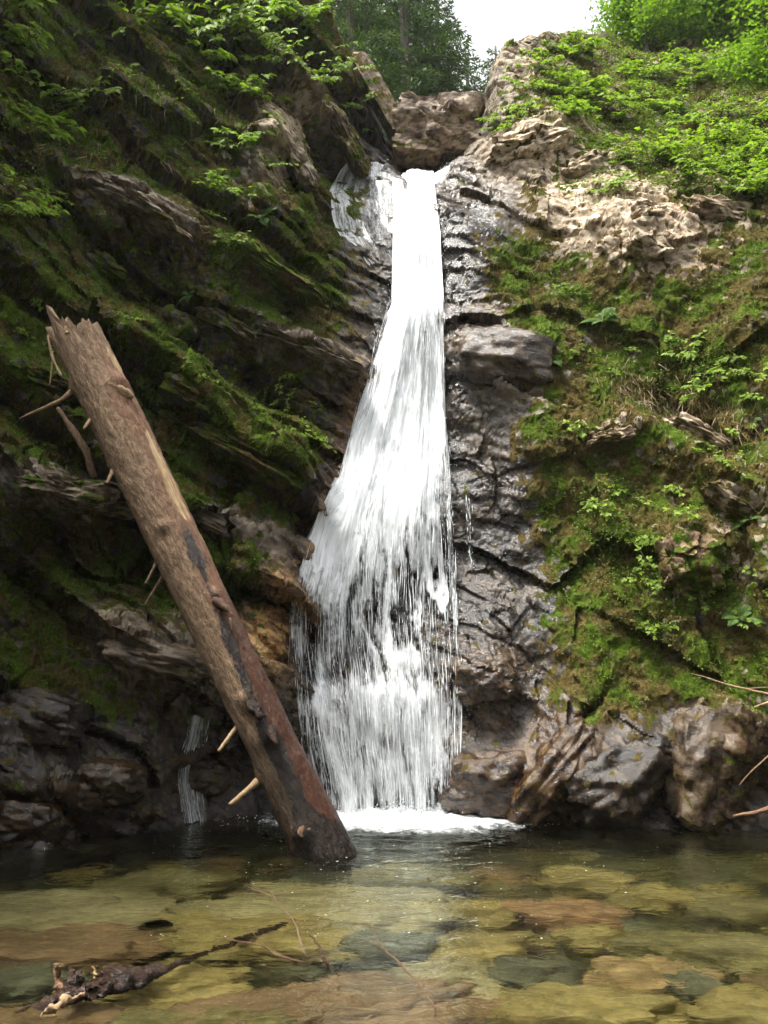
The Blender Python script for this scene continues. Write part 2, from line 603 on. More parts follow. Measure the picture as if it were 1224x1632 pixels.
def coarse():
    """slabs, big blocks, single bulges and hollows"""
    p = B
    st1 = strata(p, 1.45, 11, 0.34)
    st2 = strata(p, 0.46, 12, 0.30)
    q = p + 0.08 * np.stack([fbm(p * 1.7, 2, 21), fbm(p * 1.7, 2, 22), fbm(p * 1.7, 2, 23)], -1)
    fa, ea = facets((q @ ROT) * np.array([1 / 1.25, 1 / 1.3, 1 / 0.8]), 31)
    big = fbm(p * 0.55, 3, 41)
    patch = sstep(-0.25, 0.35, fbm(p * 0.8, 3, 44))
    low = sstep(1020, 1180, PY)
    d = big * 0.24
    d = d + LEFT * (0.88 * st1 * (1 - 0.6 * low) + 0.16 * st2 * (0.15 + 0.85 * patch) * (1 - 0.7 * low) + 0.36 * fa - 0.36 + 0.15 * low)
    rr = RIGHT * (1 - 0.45 * TOP)
    d = d + rr * (0.10 * st1 * patch + 0.04 * st2 * patch + 0.17 * fa + 0.07 * fbm(p * 1.1, 3, 46) - 0.03)
    d = d + CENTRE * (0.06 * st2 + 0.16 * fa - 0.03)
    d = d - 0.05 * (1 - sstep(0.0, 0.10, ea)) * LEFT
    # single features seen in the place: bulges, hollows (px, py, rx, ry, angle, amount)
    for f in [
        (900, 1220, 60, 110, 25, 0.42), (1150, 1210, 55, 120, 8, 0.40), (1035, 1190, 55, 80, 0, 0.20), (985, 1240, 40, 60, 0, 0.25),
        (775, 1235, 70, 60, 0, 0.30), (770, 1085, 52, 48, 0, 0.34), (850, 1090, 60, 110, 0, -0.20), (860, 900, 80, 130, 0, -0.22),
        (425, 1010, 45, 75, 20, 0.14), (500, 900, 40, 120, 10, -0.22), (240, 1050, 110, 45, 15, 0.30), (110, 780, 110, 35, 10, 0.42), (100, 880, 110, 45, 10, -0.45), (470, 1080, 40, 120, 0, -0.18),
        (250, 900, 110, 60, 0, -0.35), (60, 1260, 110, 70, 0, 0.22), (330, 1190, 50, 70, 0, -0.25),
        (790, 560, 100, 55, 15, 0.34), (760, 420, 45, 50, 0, 0.18), (740, 640, 60, 60, 0, 0.12), (230, 440, 150, 60, 30, -0.75), (300, 400, 70, 40, 30, -0.3), (80, 150, 80, 80, 0, -0.4),
        (170, 230, 160, 45, 25, -0.25), (230, 320, 120, 28, 28, 0.35), (420, 420, 120, 26, 32, 0.32), (450, 545, 150, 24, 24, 0.40),
        (420, 600, 130, 35, 28, -0.35), (320, 520, 60, 70, 0, -0.3), (300, 630, 75, 40, 28, 0.30), (400, 740, 140, 35, 28, 0.28),
        (390, 830, 60, 30, 25, 0.0), (455, 900, 50, 60, 0, -0.25), (500, 790, 40, 60, 0, -0.2), (380, 920, 60, 45, 0, -0.30), (600, 1080, 110, 18, -6, 0.14), (590, 1000, 80, 80, 0, -0.15),
        (440, 250, 45, 70, 10, 0.25), (500, 200, 25, 90, -38, 0.15), (575, 330, 60, 60, 30, -0.18),
        (860, 230, 90, 30, -20, 0.25), (1050, 380, 70, 60, 0, 0.22), (960, 330, 60, 60, 0, 0.15), (1150, 760, 140, 26, 34, 0.28),
        (1110, 880, 60, 60, 0, 0.32), (1100, 620, 130, 60, 30, -0.25), (950, 960, 60, 120, 0, 0.18), (1160, 940, 70, 60, 30, -0.2), (980, 690, 70, 22, -10, 0.2),
    ]:
        d = d + f[5] * blob(*f[:5])
    # the joint that runs down to the water on the right
    lx, ly = (960, 1105), (822, 1310)
    tx, ty = lx[0] - ly[0], lx[1] - ly[1]
    ln = math.hypot(tx, ty)
    dist = ((PX - ly[0]) * ty - (PY - ly[1]) * tx) / ln + 14 * fbm(p * 1.5, 2, 55)
    along = ((PX - ly[0]) * tx + (PY - ly[1]) * ty) / ln / ln
    d = d - 0.22 * np.exp(-(dist / 7) ** 2) * sstep(-0.1, 0.05, along) * sstep(1.15, 0.9, along)
    d = d * (1 - 0.5 * sstep(11.0, 13.0, ts)[None, :])
    # the stream bed at the lip stays low
    lip = np.exp(-((PX - 668) / 42.0) ** 4) * sstep(330, 285, PY)
    shelf = np.exp(-((PX - 580) / 48.0) ** 2 - ((PY - 330) / 62.0) ** 2)
    return d * (1 - 0.8 * lip) * (1 - 0.8 * shelf)


push = N0 * np.array([0.75, 1.0, 0.8])
CL1 = B + push * coarse()[..., None]
# spread the rows evenly over the folded surface, so that undersides of slabs get their own detail
TS = np.tile(ts, (NU, 1))
seg = np.linalg.norm(np.diff(CL1, axis=1), axis=-1)
seg0 = np.linalg.norm(np.diff(B, axis=1), axis=-1)
wt = np.interp(ts[:-1], [0, 0.8, 1.0, 11.3, 12.0, 14], [0.4, 0.5, 1.0, 1.0, 0.25, 0.05])
speed = blur((0.3 * seg0 + 0.7 * seg) * wt[None, :], 4)
cum = np.concatenate([np.zeros((NU, 1)), np.cumsum(speed, axis=1)], 1)
cum = cum / cum[:, -1:]
NTT = 800
lin = np.linspace(0, 1, NTT)
def regrid(arr):
    out = np.empty((NU, NTT, arr.shape[-1]))
    for i in range(NU):
        for c in range(arr.shape[-1]):
            out[i, :, c] = np.interp(lin, cum[i], arr[i, :, c])
    return out


ALL = regrid(np.concatenate([CL1, PX[..., None], PY[..., None], TS[..., None], np.stack([LEFT, RIGHT, CENTRE, TOP], -1)], -1))
CL1, PX, PY, TS = ALL[..., :3], ALL[..., 3], ALL[..., 4], ALL[..., 5]
LEFT, RIGHT, CENTRE, TOP = (ALL[..., 6 + i] for i in range(4))
N1 = grid_normals(blur(CL1, 2))
B = CL1


def fine_relief():
    p = CL1
    st3 = strata(p, 0.15, 13, 0.6)
    q = p + 0.05 * np.stack([fbm(p * 3.1, 2, 24), fbm(p * 3.1, 2, 25), fbm(p * 3.1, 2, 26)], -1)
    fb, eb = facets((q @ ROT) * np.array([1 / 0.40, 1 / 0.40, 1 / 0.20]), 32, 0.9)
    fc, ec = facets((q @ ROT) * np.array([1 / 0.15, 1 / 0.15, 1 / 0.075]), 33, 1.0)
    patch = sstep(-0.25, 0.35, fbm(p * 0.8, 3, 44))
    mid = fbm(p * 2.2, 3, 42)
    fine = fbm(p * 16.0, 3, 43, 0.6)
    d = (mid * 0.022 + fine * 0.011) * (1 - 0.6 * TOP)
    d = d + (0.85 * LEFT + 0.75 * RIGHT * (0.2 + 0.8 * patch) * (1 + 0.6 * TOP) + 0.55 * CENTRE) * (1 - 0.45 * sstep(1080, 1200, PY)) * (0.075 * fb + 0.020 * fc)
    d = d + (0.012 * LEFT + 0.010 * RIGHT + 0.012 * CENTRE) * st3 * sstep(1180, 1020, PY)
    d = d - 0.020 * (1 - sstep(0.0, 0.05, eb)) * patch * (1 - 0.7 * RIGHT * (1 - TOP)) - 0.006 * (1 - sstep(0.0, 0.10, ec)) * patch
    lip = np.exp(-((PX - 668) / 42.0) ** 4) * sstep(330, 285, PY)
    return d * (1 - 0.8 * lip) * (1 - 0.4 * sstep(11.0, 13.0, TS))


CL = CL1 + N1 * fine_relief()[..., None]
CN = grid_normals(CL)
CNS = grid_normals(blur(CL, 4))


def paint(items):
    z = np.zeros_like(PX)
    for f in items:
        z = z + f[5] * blob(*f[:5])
    return z


nz = fbm(B * 1.6, 4, 71)
nz2 = fbm(B * 4.5, 3, 72)
FALLX = [(280, 628, 688), (400, 630, 698), (500, 628, 704), (560, 608, 706), (650, 580, 704), (750, 542, 710), (850, 500, 714),
         (950, 470, 722), (1050, 468, 728), (1100, 476, 734), (1200, 488, 734), (1300, 516, 730)]
fy = [f[0] for f in FALLX]


def rag(py, seed, amp):
    py = np.asarray(py, float)
    return amp * fbm(np.stack([py / 38.0, 0 * py + seed, 0 * py], -1), 4, seed, 0.65)


def fall_l(py):
    return np.interp(py, fy, [f[1] for f in FALLX])


def fall_r(py):
    return np.interp(py, fy, [f[2] for f in FALLX])


in_fall = sstep(-60, 15, PX - fall_l(PY)) * sstep(70, -10, PX - fall_r(PY))
WET = paint([(780, 560, 110, 70, 10, 0.9), (760, 420, 60, 70, 0, 0.8), (800, 760, 90, 130, 0, 0.9), (830, 980, 110, 170, 0, 0.9), (770, 1150, 100, 130, 0, 0.9),
             (570, 330, 60, 60, 0, 1.0), (520, 240, 30, 60, -30, 0.7), (440, 960, 60, 110, 0, 0.35), (480, 800, 50, 90, 30, 0.7),
             (240, 1050, 120, 50, 10, 0.6), (200, 310, 110, 30, 28, 0.5), (480, 560, 80, 20, 25, 0.6), (390, 840, 70, 40, 25, 0.6), (730, 300, 60, 40, 0, 0.9), (800, 330, 60, 50, 0, 0.5)])
WET = np.clip(WET + in_fall + 1.0 * sstep(1060, 1180, PY + 60 * nz), 0, 1)
WET = np.clip(WET - paint([(440, 1000, 45, 75, 12, 0.75), (505, 860, 22, 70, 18, 0.4)]), 0, 1)
MOSS = 0.76 * LEFT + 0.76 * RIGHT - 0.22 * TOP + 0.30 * nz + 0.12 * nz2 + 0.18 * (CNS[..., 2] - 0.25)
MOSS = MOSS + paint([(810, 460, 50, 80, 0, 0.5), (900, 600, 110, 90, 0, 0.4), (960, 960, 90, 150, 0, 0.5), (880, 740, 60, 110, 0, 0.25), (1000, 800, 80, 90, 0, 0.25),
                     (860, 350, 30, 60, 0, 0.3), (440, 430, 100, 20, 32, 0.8), (380, 700, 110, 40, 28, 0.55), (500, 480, 60, 70, 20, 0.35), (380, 920, 60, 50, 0, 0.5), (290, 620, 80, 40, 28, 0.4),
                     (270, 900, 80, 60, 0, 0.3), (1180, 760, 80, 30, 34, 0.3), (1100, 500, 130, 120, 0, 0.2), (1150, 1020, 100, 60, 0, 0.25), (960, 1110, 60, 40, -30, 0.5), (540, 300, 60, 25, 0, 0.2), (570, 310, 40, 40, 0, 0.35), (1100, 230, 180, 120, 0, 0.25),
                     (1000, 350, 150, 60, 8, -0.55), (820, 90, 30, 60, 0, -0.3), (850, 235, 90, 28, -15, -0.8), (1030, 370, 90, 55, 20, -0.75), (900, 320, 80, 40, 0, -0.4), (1150, 300, 80, 20, 15, -0.4), (1120, 690, 110, 22, 34, -0.5), (1090, 890, 60, 60, 0, -0.5),
                     (440, 235, 45, 70, 10, -1.0), (210, 310, 110, 26, 28, -1.0), (480, 562, 110, 14, 24, -1.0), (90, 775, 100, 28, 10, -0.8), (400, 850, 70, 30, 25, -0.9), (240, 1050, 110, 50, 15, -1.0),
                     (960, 690, 60, 20, -10, -0.6), (880, 650, 60, 20, 20, -0.4), (1220, 850, 60, 60, 0, -0.3), (740, 1000, 120, 300, 0, -0.7), (830, 1000, 60, 170, 0, -0.5), (780, 580, 110, 70, 10, -0.9), (740, 720, 70, 100, 0, -0.8), (760, 320, 70, 50, 0, -0.5), (440, 1010, 70, 90, 0, -0.9)])
MOSS = MOSS - 1.2 * in_fall - 0.9 * sstep(1090, 1200, PY + 50 * nz)
MOSS = np.clip(MOSS, 0, 1)
cush = 1 - 2 * np.abs(perlin(CL * 5.5, 74)) + 0.5 * (1 - 2 * np.abs(perlin(CL * 13.0, 75)))
CL = CL + CNS * (0.030 * cush * sstep(0.35, 0.75, MOSS) * (1 - 0.6 * sstep(11.5, 12.5, TS)))[..., None]
CN = grid_normals(CL)
CNS = grid_normals(blur(CL, 4))
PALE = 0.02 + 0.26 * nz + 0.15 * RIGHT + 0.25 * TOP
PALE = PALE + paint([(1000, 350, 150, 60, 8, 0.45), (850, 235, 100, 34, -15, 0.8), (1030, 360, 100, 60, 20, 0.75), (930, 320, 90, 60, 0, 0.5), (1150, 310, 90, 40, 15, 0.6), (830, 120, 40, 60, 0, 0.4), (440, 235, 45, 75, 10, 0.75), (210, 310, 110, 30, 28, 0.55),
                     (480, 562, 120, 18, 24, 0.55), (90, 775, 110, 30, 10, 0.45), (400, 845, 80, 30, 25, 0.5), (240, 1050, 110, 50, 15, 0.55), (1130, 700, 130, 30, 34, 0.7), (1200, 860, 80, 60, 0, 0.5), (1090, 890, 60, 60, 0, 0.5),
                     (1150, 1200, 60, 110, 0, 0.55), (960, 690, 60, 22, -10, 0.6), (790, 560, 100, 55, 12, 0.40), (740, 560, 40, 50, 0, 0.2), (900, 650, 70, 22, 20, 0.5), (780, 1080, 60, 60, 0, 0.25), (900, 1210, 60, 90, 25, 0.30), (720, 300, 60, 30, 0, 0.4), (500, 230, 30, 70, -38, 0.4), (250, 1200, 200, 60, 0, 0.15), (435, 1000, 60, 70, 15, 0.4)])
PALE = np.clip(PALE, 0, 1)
RUST = 0.10 * nz + paint([(435, 1000, 65, 75, 15, 1.1), (560, 690, 22, 110, 12, 0.7), (510, 850, 28, 80, 20, 0.7), (470, 970, 40, 50, 0, 0.5), (880, 1220, 40, 100, 28, 0.75), (790, 580, 70, 40, 10, 0.30), (770, 1090, 60, 60, 0, 0.55),
                          (770, 1230, 90, 70, 0, 0.55), (1080, 890, 60, 50, 0, 0.45), (1170, 1190, 40, 90, 0, 0.5), (230, 1080, 80, 40, 15, 0.35), (330, 1230, 90, 70, 0, 0.5), (120, 1290, 140, 50, 0, 0.5), (1110, 620, 80, 40, 30, 0.3), (1150, 430, 80, 90, 0, 0.25), (690, 240, 40, 20, 0, 0.3),
                          (590, 1190, 120, 90, 0, 0.45), (540, 780, 30, 120, 15, 0.6), (1020, 1230, 120, 70, 0, 0.25)])
RUST = RUST + paint([(465, 930, 35, 70, 20, 0.5)])
PALE = np.clip(PALE + paint([(450, 980, 50, 80, 15, 0.4)]), 0, 1)
RUST = np.clip(RUST + 0.25 * nz2 * (RUST > 0.1), 0, 1)
ZONE = np.stack([MOSS, WET, PALE, RUST], -1)


def grain_of(p, moss):
    """fine colour structure of the rock: tone along the bedding, moss cover, freshness of the moss"""
    q = p @ np.array([[math.cos(TH), 0, math.sin(TH)], [0, 1, 0], [-math.sin(TH), 0, math.cos(TH)]])
    tone = 0.5 + 0.55 * fbm(q * np.array([5.0, 5.0, 15.0]), 4, 81, 0.6)
    m = sstep(0.30, 0.62, moss + 0.75 * fbm(p * 7.0, 3, 82, 0.6))
    fr = sstep(0.18, 0.80, 0.55 * moss + 0.9 * fbm(p * 2.6, 4, 83, 0.6) + 0.15 * sstep(-0.3, -1.5, p[..., 0]))
    return np.stack([tone, m, fr], -1)


GRAIN = grain_of(CL, MOSS)


def cliff_piece(name, u0, u1):
    V = CL[u0:u1 + 1].reshape(-1, 3)
    Z = ZONE[u0:u1 + 1].reshape(-1, 4)
    R = GRAIN[u0:u1 + 1].reshape(-1, 3)
    nu = u1 - u0 + 1
    # vertex index = iu * NTT + it
    f = grid_faces(NTT, nu)
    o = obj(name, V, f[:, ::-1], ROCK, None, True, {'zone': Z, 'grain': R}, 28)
    return tag(o, kind='structure')


pxu = G[:, 0, 3]
u_a = int(np.searchsorted(pxu, 590))
u_b = int(np.searchsorted(pxu, 745))
cliff_left = cliff_piece('cliff_left', 0, u_a)
cliff_fall = cliff_piece('cliff_behind_waterfall', u_a, u_b)
cliff_right = cliff_piece('cliff_right', u_b, NU - 1)
CLB = blur(CL, 9)
CLW = blur(blur(CL, 16), 12)
CLBN = grid_normals(CLB)


def cliff_at(px, py, arr=None):
    """bilinear sample of the (smoothed) rock at a place of the control net"""
    arr = CLB if arr is None else arr
    px, py = np.broadcast_arrays(np.asarray(px, float), np.asarray(py, float))
    iu = np.interp(px, pxu, np.arange(NU))
    i0 = np.clip(np.floor(iu).astype(int), 0, NU - 2)
    fu = iu - i0
    out = np.zeros(px.shape + (arr.shape[-1],))
    res = []
    for di in (0, 1):
        tt = np.empty(px.shape)
        for c in np.unique(i0 + di):
            m = (i0 + di) == c
            tt[m] = np.interp(-py[m], -PY[c], np.arange(NTT))
        j0 = np.clip(np.floor(tt).astype(int), 0, NTT - 2)
        ft = (tt - j0)[..., None]
        res.append(arr[i0 + di, j0] * (1 - ft) + arr[i0 + di, j0 + 1] * ft)
    return res[0] * (1 - fu[..., None]) + res[1] * fu[..., None]


# where does the rock show at a pixel: nearest visible vertex
_sx, _sy, _sf = project(CL)
_bin = {}
_ix = np.floor(_sx / 6).astype(int).ravel()
_iy = np.floor(_sy / 6).astype(int).ravel()
_ok = (_ix > -60) & (_ix < 280) & (_iy > -60) & (_iy < 240)
_idx = np.nonzero(_ok)[0]
_order = _idx[np.argsort(-_sf.ravel()[_idx])]
ZB = np.full((340, 300), -1, np.int64)
ZB[_ix[_order] + 60, _iy[_order] + 60] = _order          # the nearest one is written last
CLf, CNSf = CL.reshape(-1, 3), CNS.reshape(-1, 3)


def rock_at(px, py):
    for r in range(0, 12):
        for dx in range(-r, r + 1):
            for dy in range(-r, r + 1):
                if max(abs(dx), abs(dy)) != r:
                    continue
                k = ZB[int(px // 6) + 60 + dx, int(py // 6) + 60 + dy]
                if k >= 0:
                    return CLf[k], CNSf[k], k
    return CLf[0], CNSf[0], 0


# ------------------------------------------------------------------ ground, pool bed, water
def make_bed():
    k = NT('pool_bed_gravel')
    P = k.pos()
    a = k.noise(P, 1.6, 4, 0.6)
    b = k.noise(P, 22.0, 4, 0.65)
    v = k.voronoi(P, 9.0, 'F1', 'Color')
    c = k.ramp(a, [(0.3, (0.026, 0.024, 0.012)), (0.5, (0.060, 0.050, 0.022)), (0.7, (0.13, 0.10, 0.04))])
    c = k.mix(0.35, c, k.mix(1.0, c, v, 'MULTIPLY'))
    c = k.mix(k.math('MULTIPLY', k.rng(b, 0.5, 0.3), 0.6), c, (0.03, 0.03, 0.012))
    return k.done(k.principled(c, 0.8, k.bump(b, 0.6, 0.02), 0.3))


def make_stone():
    """one rock kind for all loose stones; every stone's own colour comes from its object colour"""
    k = NT('algae_stone')
    P = k.objco()
    info = k.n('ShaderNodeObjectInfo')
    a = k.noise(P, 3.0, 5, 0.65)
    b = k.noise(P, 26.0, 4, 0.7)
    c = k.mix(k.rng(a, 0.35, 0.7), k.mix(1.0, info.outputs['Color'], (0.55, 0.55, 0.5), 'MULTIPLY'), info.outputs['Color'])
    c = k.mix(k.math('MULTIPLY', k.rng(b, 0.5, 0.3), 0.5), c, (0.05, 0.042, 0.018))
    c = k.mix(k.math('MULTIPLY', k.rng(b, 0.55, 0.7), 0.3), c, (0.40, 0.36, 0.18))
    return k.done(k.principled(c, 0.7, k.bump(b, 0.5, 0.015), 0.35))


def make_water():
    k = NT('clear_stream_water')
    P = k.pos()
    q = k.mapping(P, (1.0, 1.5, 1.0))
    a = k.noise(q, 6.5, 2, 0.5, 0.8)
    b = k.noise(q, 19.0, 2, 0.5, 0.3)
    h = k.math('ADD', a, k.math('MULTIPLY', b, 0.14))
    bp = k.bump(h, 0.38, 0.06)
    g = k.n('ShaderNodeBsdfGlass')
    g.inputs['Color'].default_value = (0.93, 0.96, 0.86, 1)
    g.inputs['IOR'].default_value = 1.333
    g.inputs['Roughness'].default_value = 0.0
    k.l(bp, g.inputs['Normal'])
    va = k.n('ShaderNodeVolumeAbsorption')
    va.inputs['Color'].default_value = (0.80, 0.82, 0.58, 1)
    va.inputs['Density'].default_value = 0.7
    k.l(va.outputs[0], k.out.inputs['Volume'])
    return k.done(g.outputs[0])


def make_fallwater():
    """white water: streaks run along the flow, gaps show the rock"""
    k = NT('falling_white_water')
    f = k.attr('flow')
    sep = k.n('ShaderNodeSeparateXYZ')
    k.l(f.outputs['Vector'], sep.inputs[0])
    dens = k.attr('cover').outputs['Fac']
    n1 = k.noise(k.mapping(f.outputs['Vector'], (34.0, 1.0, 1.0)), 0.75, 5, 0.62, 0.05)
    n2 = k.noise(k.mapping(f.outputs['Vector'], (12.0, 1.0, 1.0)), 7.0, 3, 0.6, 0.08)
    s = k.math('ADD', k.math('MULTIPLY', n1, 0.62), k.math('MULTIPLY', n2, 0.38))
    s = k.math('ADD', s, k.math('MULTIPLY', k.math('SUBTRACT', dens, 0.5), 0.62))
    alpha = k.rng(s, 0.38, 0.80)
    d = k.n('ShaderNodeBsdfDiffuse')
    d.inputs['Color'].default_value = (0.93, 0.95, 0.96, 1)
    t = k.n('ShaderNodeBsdfTranslucent')
    t.inputs['Color'].default_value = (0.86, 0.89, 0.91, 1)
    g = k.n('ShaderNodeBsdfGlossy')
    g.inputs['Roughness'].default_value = 0.25
    k.l(k.bump(s, 0.25, 0.04), d.inputs['Normal'])
    m1 = k.n('ShaderNodeMixShader')
    m1.inputs[0].default_value = 0.22
    k.l(d.outputs[0], m1.inputs[1])
    k.l(t.outputs[0], m1.inputs[2])
    m2 = k.n('ShaderNodeMixShader')
    m2.inputs[0].default_value = 0.10
    k.l(m1.outputs[0], m2.inputs[1])
    k.l(g.outputs[0], m2.inputs[2])
    tr = k.n('ShaderNodeBsdfTransparent')
    m3 = k.n('ShaderNodeMixShader')
    k.l(alpha, m3.inputs[0])
    k.l(tr.outputs[0], m3.inputs[1])
    k.l(m2.outputs[0], m3.inputs[2])
    return k.done(m3.outputs[0])


def make_droplet():
    k = NT('water_drops')
    d = k.n('ShaderNodeBsdfDiffuse')
    d.inputs['Color'].default_value = (0.88, 0.9, 0.92, 1)
    t = k.n('ShaderNodeBsdfTranslucent')
    t.inputs['Color'].default_value = (0.88, 0.9, 0.92, 1)
    m = k.n('ShaderNodeMixShader')
    m.inputs[0].default_value = 0.45
    k.l(d.outputs[0], m.inputs[1])
    k.l(t.outputs[0], m.inputs[2])
    return k.done(m.outputs[0])


BED, STONE, WATER, FALLW, DROP = make_bed(), make_stone(), make_water(), make_fallwater(), make_droplet()


def bed_depth(x, y):
    d = np.interp(y, [-6, -2.5, -1.0, 2.0, 4.0, 5.5, 7.0, 8.5, 10.5], [-0.5, -0.25, 0.05, 0.28, 0.42, 0.55, 0.80, 1.05, 1.3])
    return d + 0.10 * fbm(np.stack([x * 0.7, y * 0.7, 0 * x], -1), 3, 91)


nx, ny = 170, 150
X, Y_ = np.meshgrid(np.linspace(-10, 10, nx), np.linspace(-7, 11, ny), indexing='xy')
Z = -bed_depth(X, Y_)
pool_bed = tag(obj('pool_bed', np.stack([X, Y_, Z], -1).reshape(-1, 3), grid_faces(nx, ny), BED), kind='structure')

gx = np.linspace(-400, 400, 41)
GX, GY = np.meshgrid(gx, gx, indexing='xy')
GZ = np.where(GY < -15, 0.2, -2.8) + 0 * GX
ground = tag(obj('ground', np.stack([GX, GY, GZ], -1).reshape(-1, 3), grid_faces(41, 41), BED), kind='structure')

nx, ny = 360, 280
X, Y_ = np.meshgrid(np.linspace(-9, 9, nx), np.linspace(-0.9, 10.4, ny), indexing='xy')
r = np.hypot(X - 0.1, (Y_ - 9.5) * 1.0)
ph = 1.2 * fbm(np.stack([X, Y_, 0 * X], -1) * 0.9, 3, 95)
Z = 0.018 * np.exp(-r / 1.6) * np.sin(r * 16 + ph * 5) + 0.006 * np.exp(-r / 6) * np.sin(r * 9 + ph * 6)
Z = Z + (0.006 + 0.02 * np.exp(-r / 1.2)) * fbm(np.stack([X * 2.2, Y_ * 3.4, 0 * X], -1), 3, 96)
WV = np.stack([X, Y_, Z], -1).reshape(-1, 3)
rim = np.concatenate([np.arange(nx), nx - 1 + nx * np.arange(1, ny), nx * ny - 2 - np.arange(nx - 1), nx * np.arange(ny - 2, 0, -1)])
low = WV[rim].copy()
low[:, 2] = -2.4
nb = len(WV)
kk = np.arange(len(rim))
skirt = np.stack([rim[kk], nb + kk, nb + (kk + 1) % len(rim), rim[(kk + 1) % len(rim)]], 1)
water = tag(obj('water', np.concatenate([WV, low]), [np.concatenate([grid_faces(nx, ny), skirt]), nb + kk[None, ::-1]], WATER), kind='structure')


# ------------------------------------------------------------------ rounded rocks
def cube_sphere(n):
    lin = np.tan(np.linspace(-math.pi / 4, math.pi / 4, n))
    a, b = np.meshgrid(lin, lin, indexing='xy')
    o = np.ones_like(a)
    V, F, k = [], [], 0
    for m in ((a, b, o), (-a, b, -o), (o, b, -a), (-o, b, a), (a, o, -b), (a, -o, b)):
        V.append(np.stack(m, -1).reshape(-1, 3))
        F.append(grid_faces(n, n) + k)
        k += n * n
    V = np.concatenate(V)
    key = np.round(V, 5)
    u, inv = np.unique(key, axis=0, return_inverse=True)
    return u, inv.reshape(-1)[np.concatenate(F)]


CS_HI = cube_sphere(32)
CS_MID = cube_sphere(13)


def rock_shape(dims, seed, boxy=0.45, rough=0.12, hi=False, sharp=True):
    cube, F = CS_HI if hi else CS_MID
    sph = cube / np.linalg.norm(cube, axis=1)[:, None]
    v = (sph * (1 - boxy) + cube * boxy * 0.78)
    n = sph
    d = 0.30 * fbm(sph * 1.3 + seed * 7.7, 3, seed)
    if sharp:
        fa, _ = facets(sph * 1.5 + seed * 3.1, seed)
        d = d + 0.26 * fa
    d = d * (rough / 0.12) * 0.6
    v = (v + n * d[:, None]) * (np.asarray(dims) / 2.0)
    dm = float(np.mean(dims))
    if sharp:
        f1, e1 = facets(v @ ROT * np.array([2.6, 2.6, 4.5]) + seed, seed + 8, 0.9)
        f2, e2 = facets(v @ ROT * np.array([7, 7, 12.0]) + seed, seed + 9, 1.0)
        v = v + n * (0.040 * f1 + 0.008 * f2 - 0.010 * (1 - sstep(0, 0.08, e1)))[:, None]
    v = v + n * (0.018 * fbm(v * 5.0 + seed, 3, seed + 5) + 0.008 * fbm(v * 19.0, 2, seed + 6))[:, None] * min(1, dm)
    return v, F


def refract_hit(px, py, depth):
    w = at_z(px, py, 0.0)
    d = ray(px, py)
    d = d / np.linalg.norm(d)
    cosi = -d[2]
    e = 1 / 1.333
    kk = 1 - e * e * (1 - cosi * cosi)
    t = e * d + (e * cosi - math.sqrt(kk)) * np.array([0, 0, 1.0])
    return w + t * (depth / -t[2])


OLIVE, YEL, BRN, GRY, PALEY = (0.17, 0.135, 0.055), (0.28, 0.205, 0.075), (0.20, 0.115, 0.062), (0.10, 0.095, 0.065), (0.29, 0.235, 0.13)
stone_spots = [  # px, py, width px, length m, colour, label
    (90, 1445, 330, 1.0, PALEY, 'large pale yellow stone under the water at the left edge, farthest left'),
    (110, 1500, 300, 0.7, BRN, 'broad tan brown stone under water left of the dark channel'),
    (40, 1560, 160, 0.5, GRY, 'grey green stone under water just above the driftwood root'),
    (540, 1440, 420, 1.1, PALEY, 'very large pale slab under water in front of the leaning log'),
    (420, 1480, 330, 0.7, YEL, 'long yellow slab under water behind the submerged driftwood stem'),
    (260, 1575, 260, 0.5, YEL, 'bright yellow stone under water behind the driftwood stem at bottom left'),
    (520, 1600, 470, 0.7, BRN, 'big reddish brown slab under water at the bottom centre by the twigs'),
    (905, 1447, 170, 0.45, (0.30, 0.16, 0.085), 'reddish brown oval stone under water at mid pool on the right'),
    (760, 1450, 130, 0.5, YEL, 'yellow stone under water touching the reddish oval stone on its left'),
    (750, 1500, 170, 0.45, YEL, 'yellow lumpy stone under water right of the pale slab'),
    (1030, 1550, 170, 0.40, (0.32, 0.20, 0.10), 'brown hump shaped stone with a dark shadowed front at lower right'),
    (920, 1600, 330, 0.5, YEL, 'wide yellow slab under water along the bottom edge right of centre'),
    (1150, 1510, 260, 0.6, OLIVE, 'broad olive stone under water near the right edge'),
    (1040, 1420, 120, 0.5, YEL, 'small yellow stone under water far right of the waterfall foam'),
    (930, 1395, 130, 0.5, YEL, 'yellow patch of stone under water near the dark far bank'),
    (950, 1490, 110, 0.35, YEL, 'bright yellow flat stone under water between two brown stones'),
    (1180, 1440, 140, 0.5, OLIVE, 'olive flat stone under water at right edge'),
    (700, 1560, 200, 0.5, PALEY, 'pale stone under water right of the twigs'),
    (840, 1540, 130, 0.4, GRY, 'grey green stone under water left of the brown hump stone'),
    (1180, 1600, 200, 0.4, YEL, 'yellow stone under water in the bottom right corner'),
    (60, 1625, 200, 0.4, BRN, 'brown stone under water in the bottom left corner'),
    (330, 1625, 240, 0.35, OLIVE, 'olive stone under water at the bottom edge left of the brown slab'),
    (640, 1390, 200, 0.6, OLIVE, 'olive stone under water right beside the foot of the leaning log'),
    (280, 1400, 200, 0.7, OLIVE, 'olive stone under water left of the log foot'),
    (1100, 1560, 90, 0.3, GRY, 'small grey stone under water beside the brown hump stone'),
    (620, 1500, 150, 0.4, GRY, 'grey green stone under water at the edge of the dark hollow'),
]
stones_xy = []
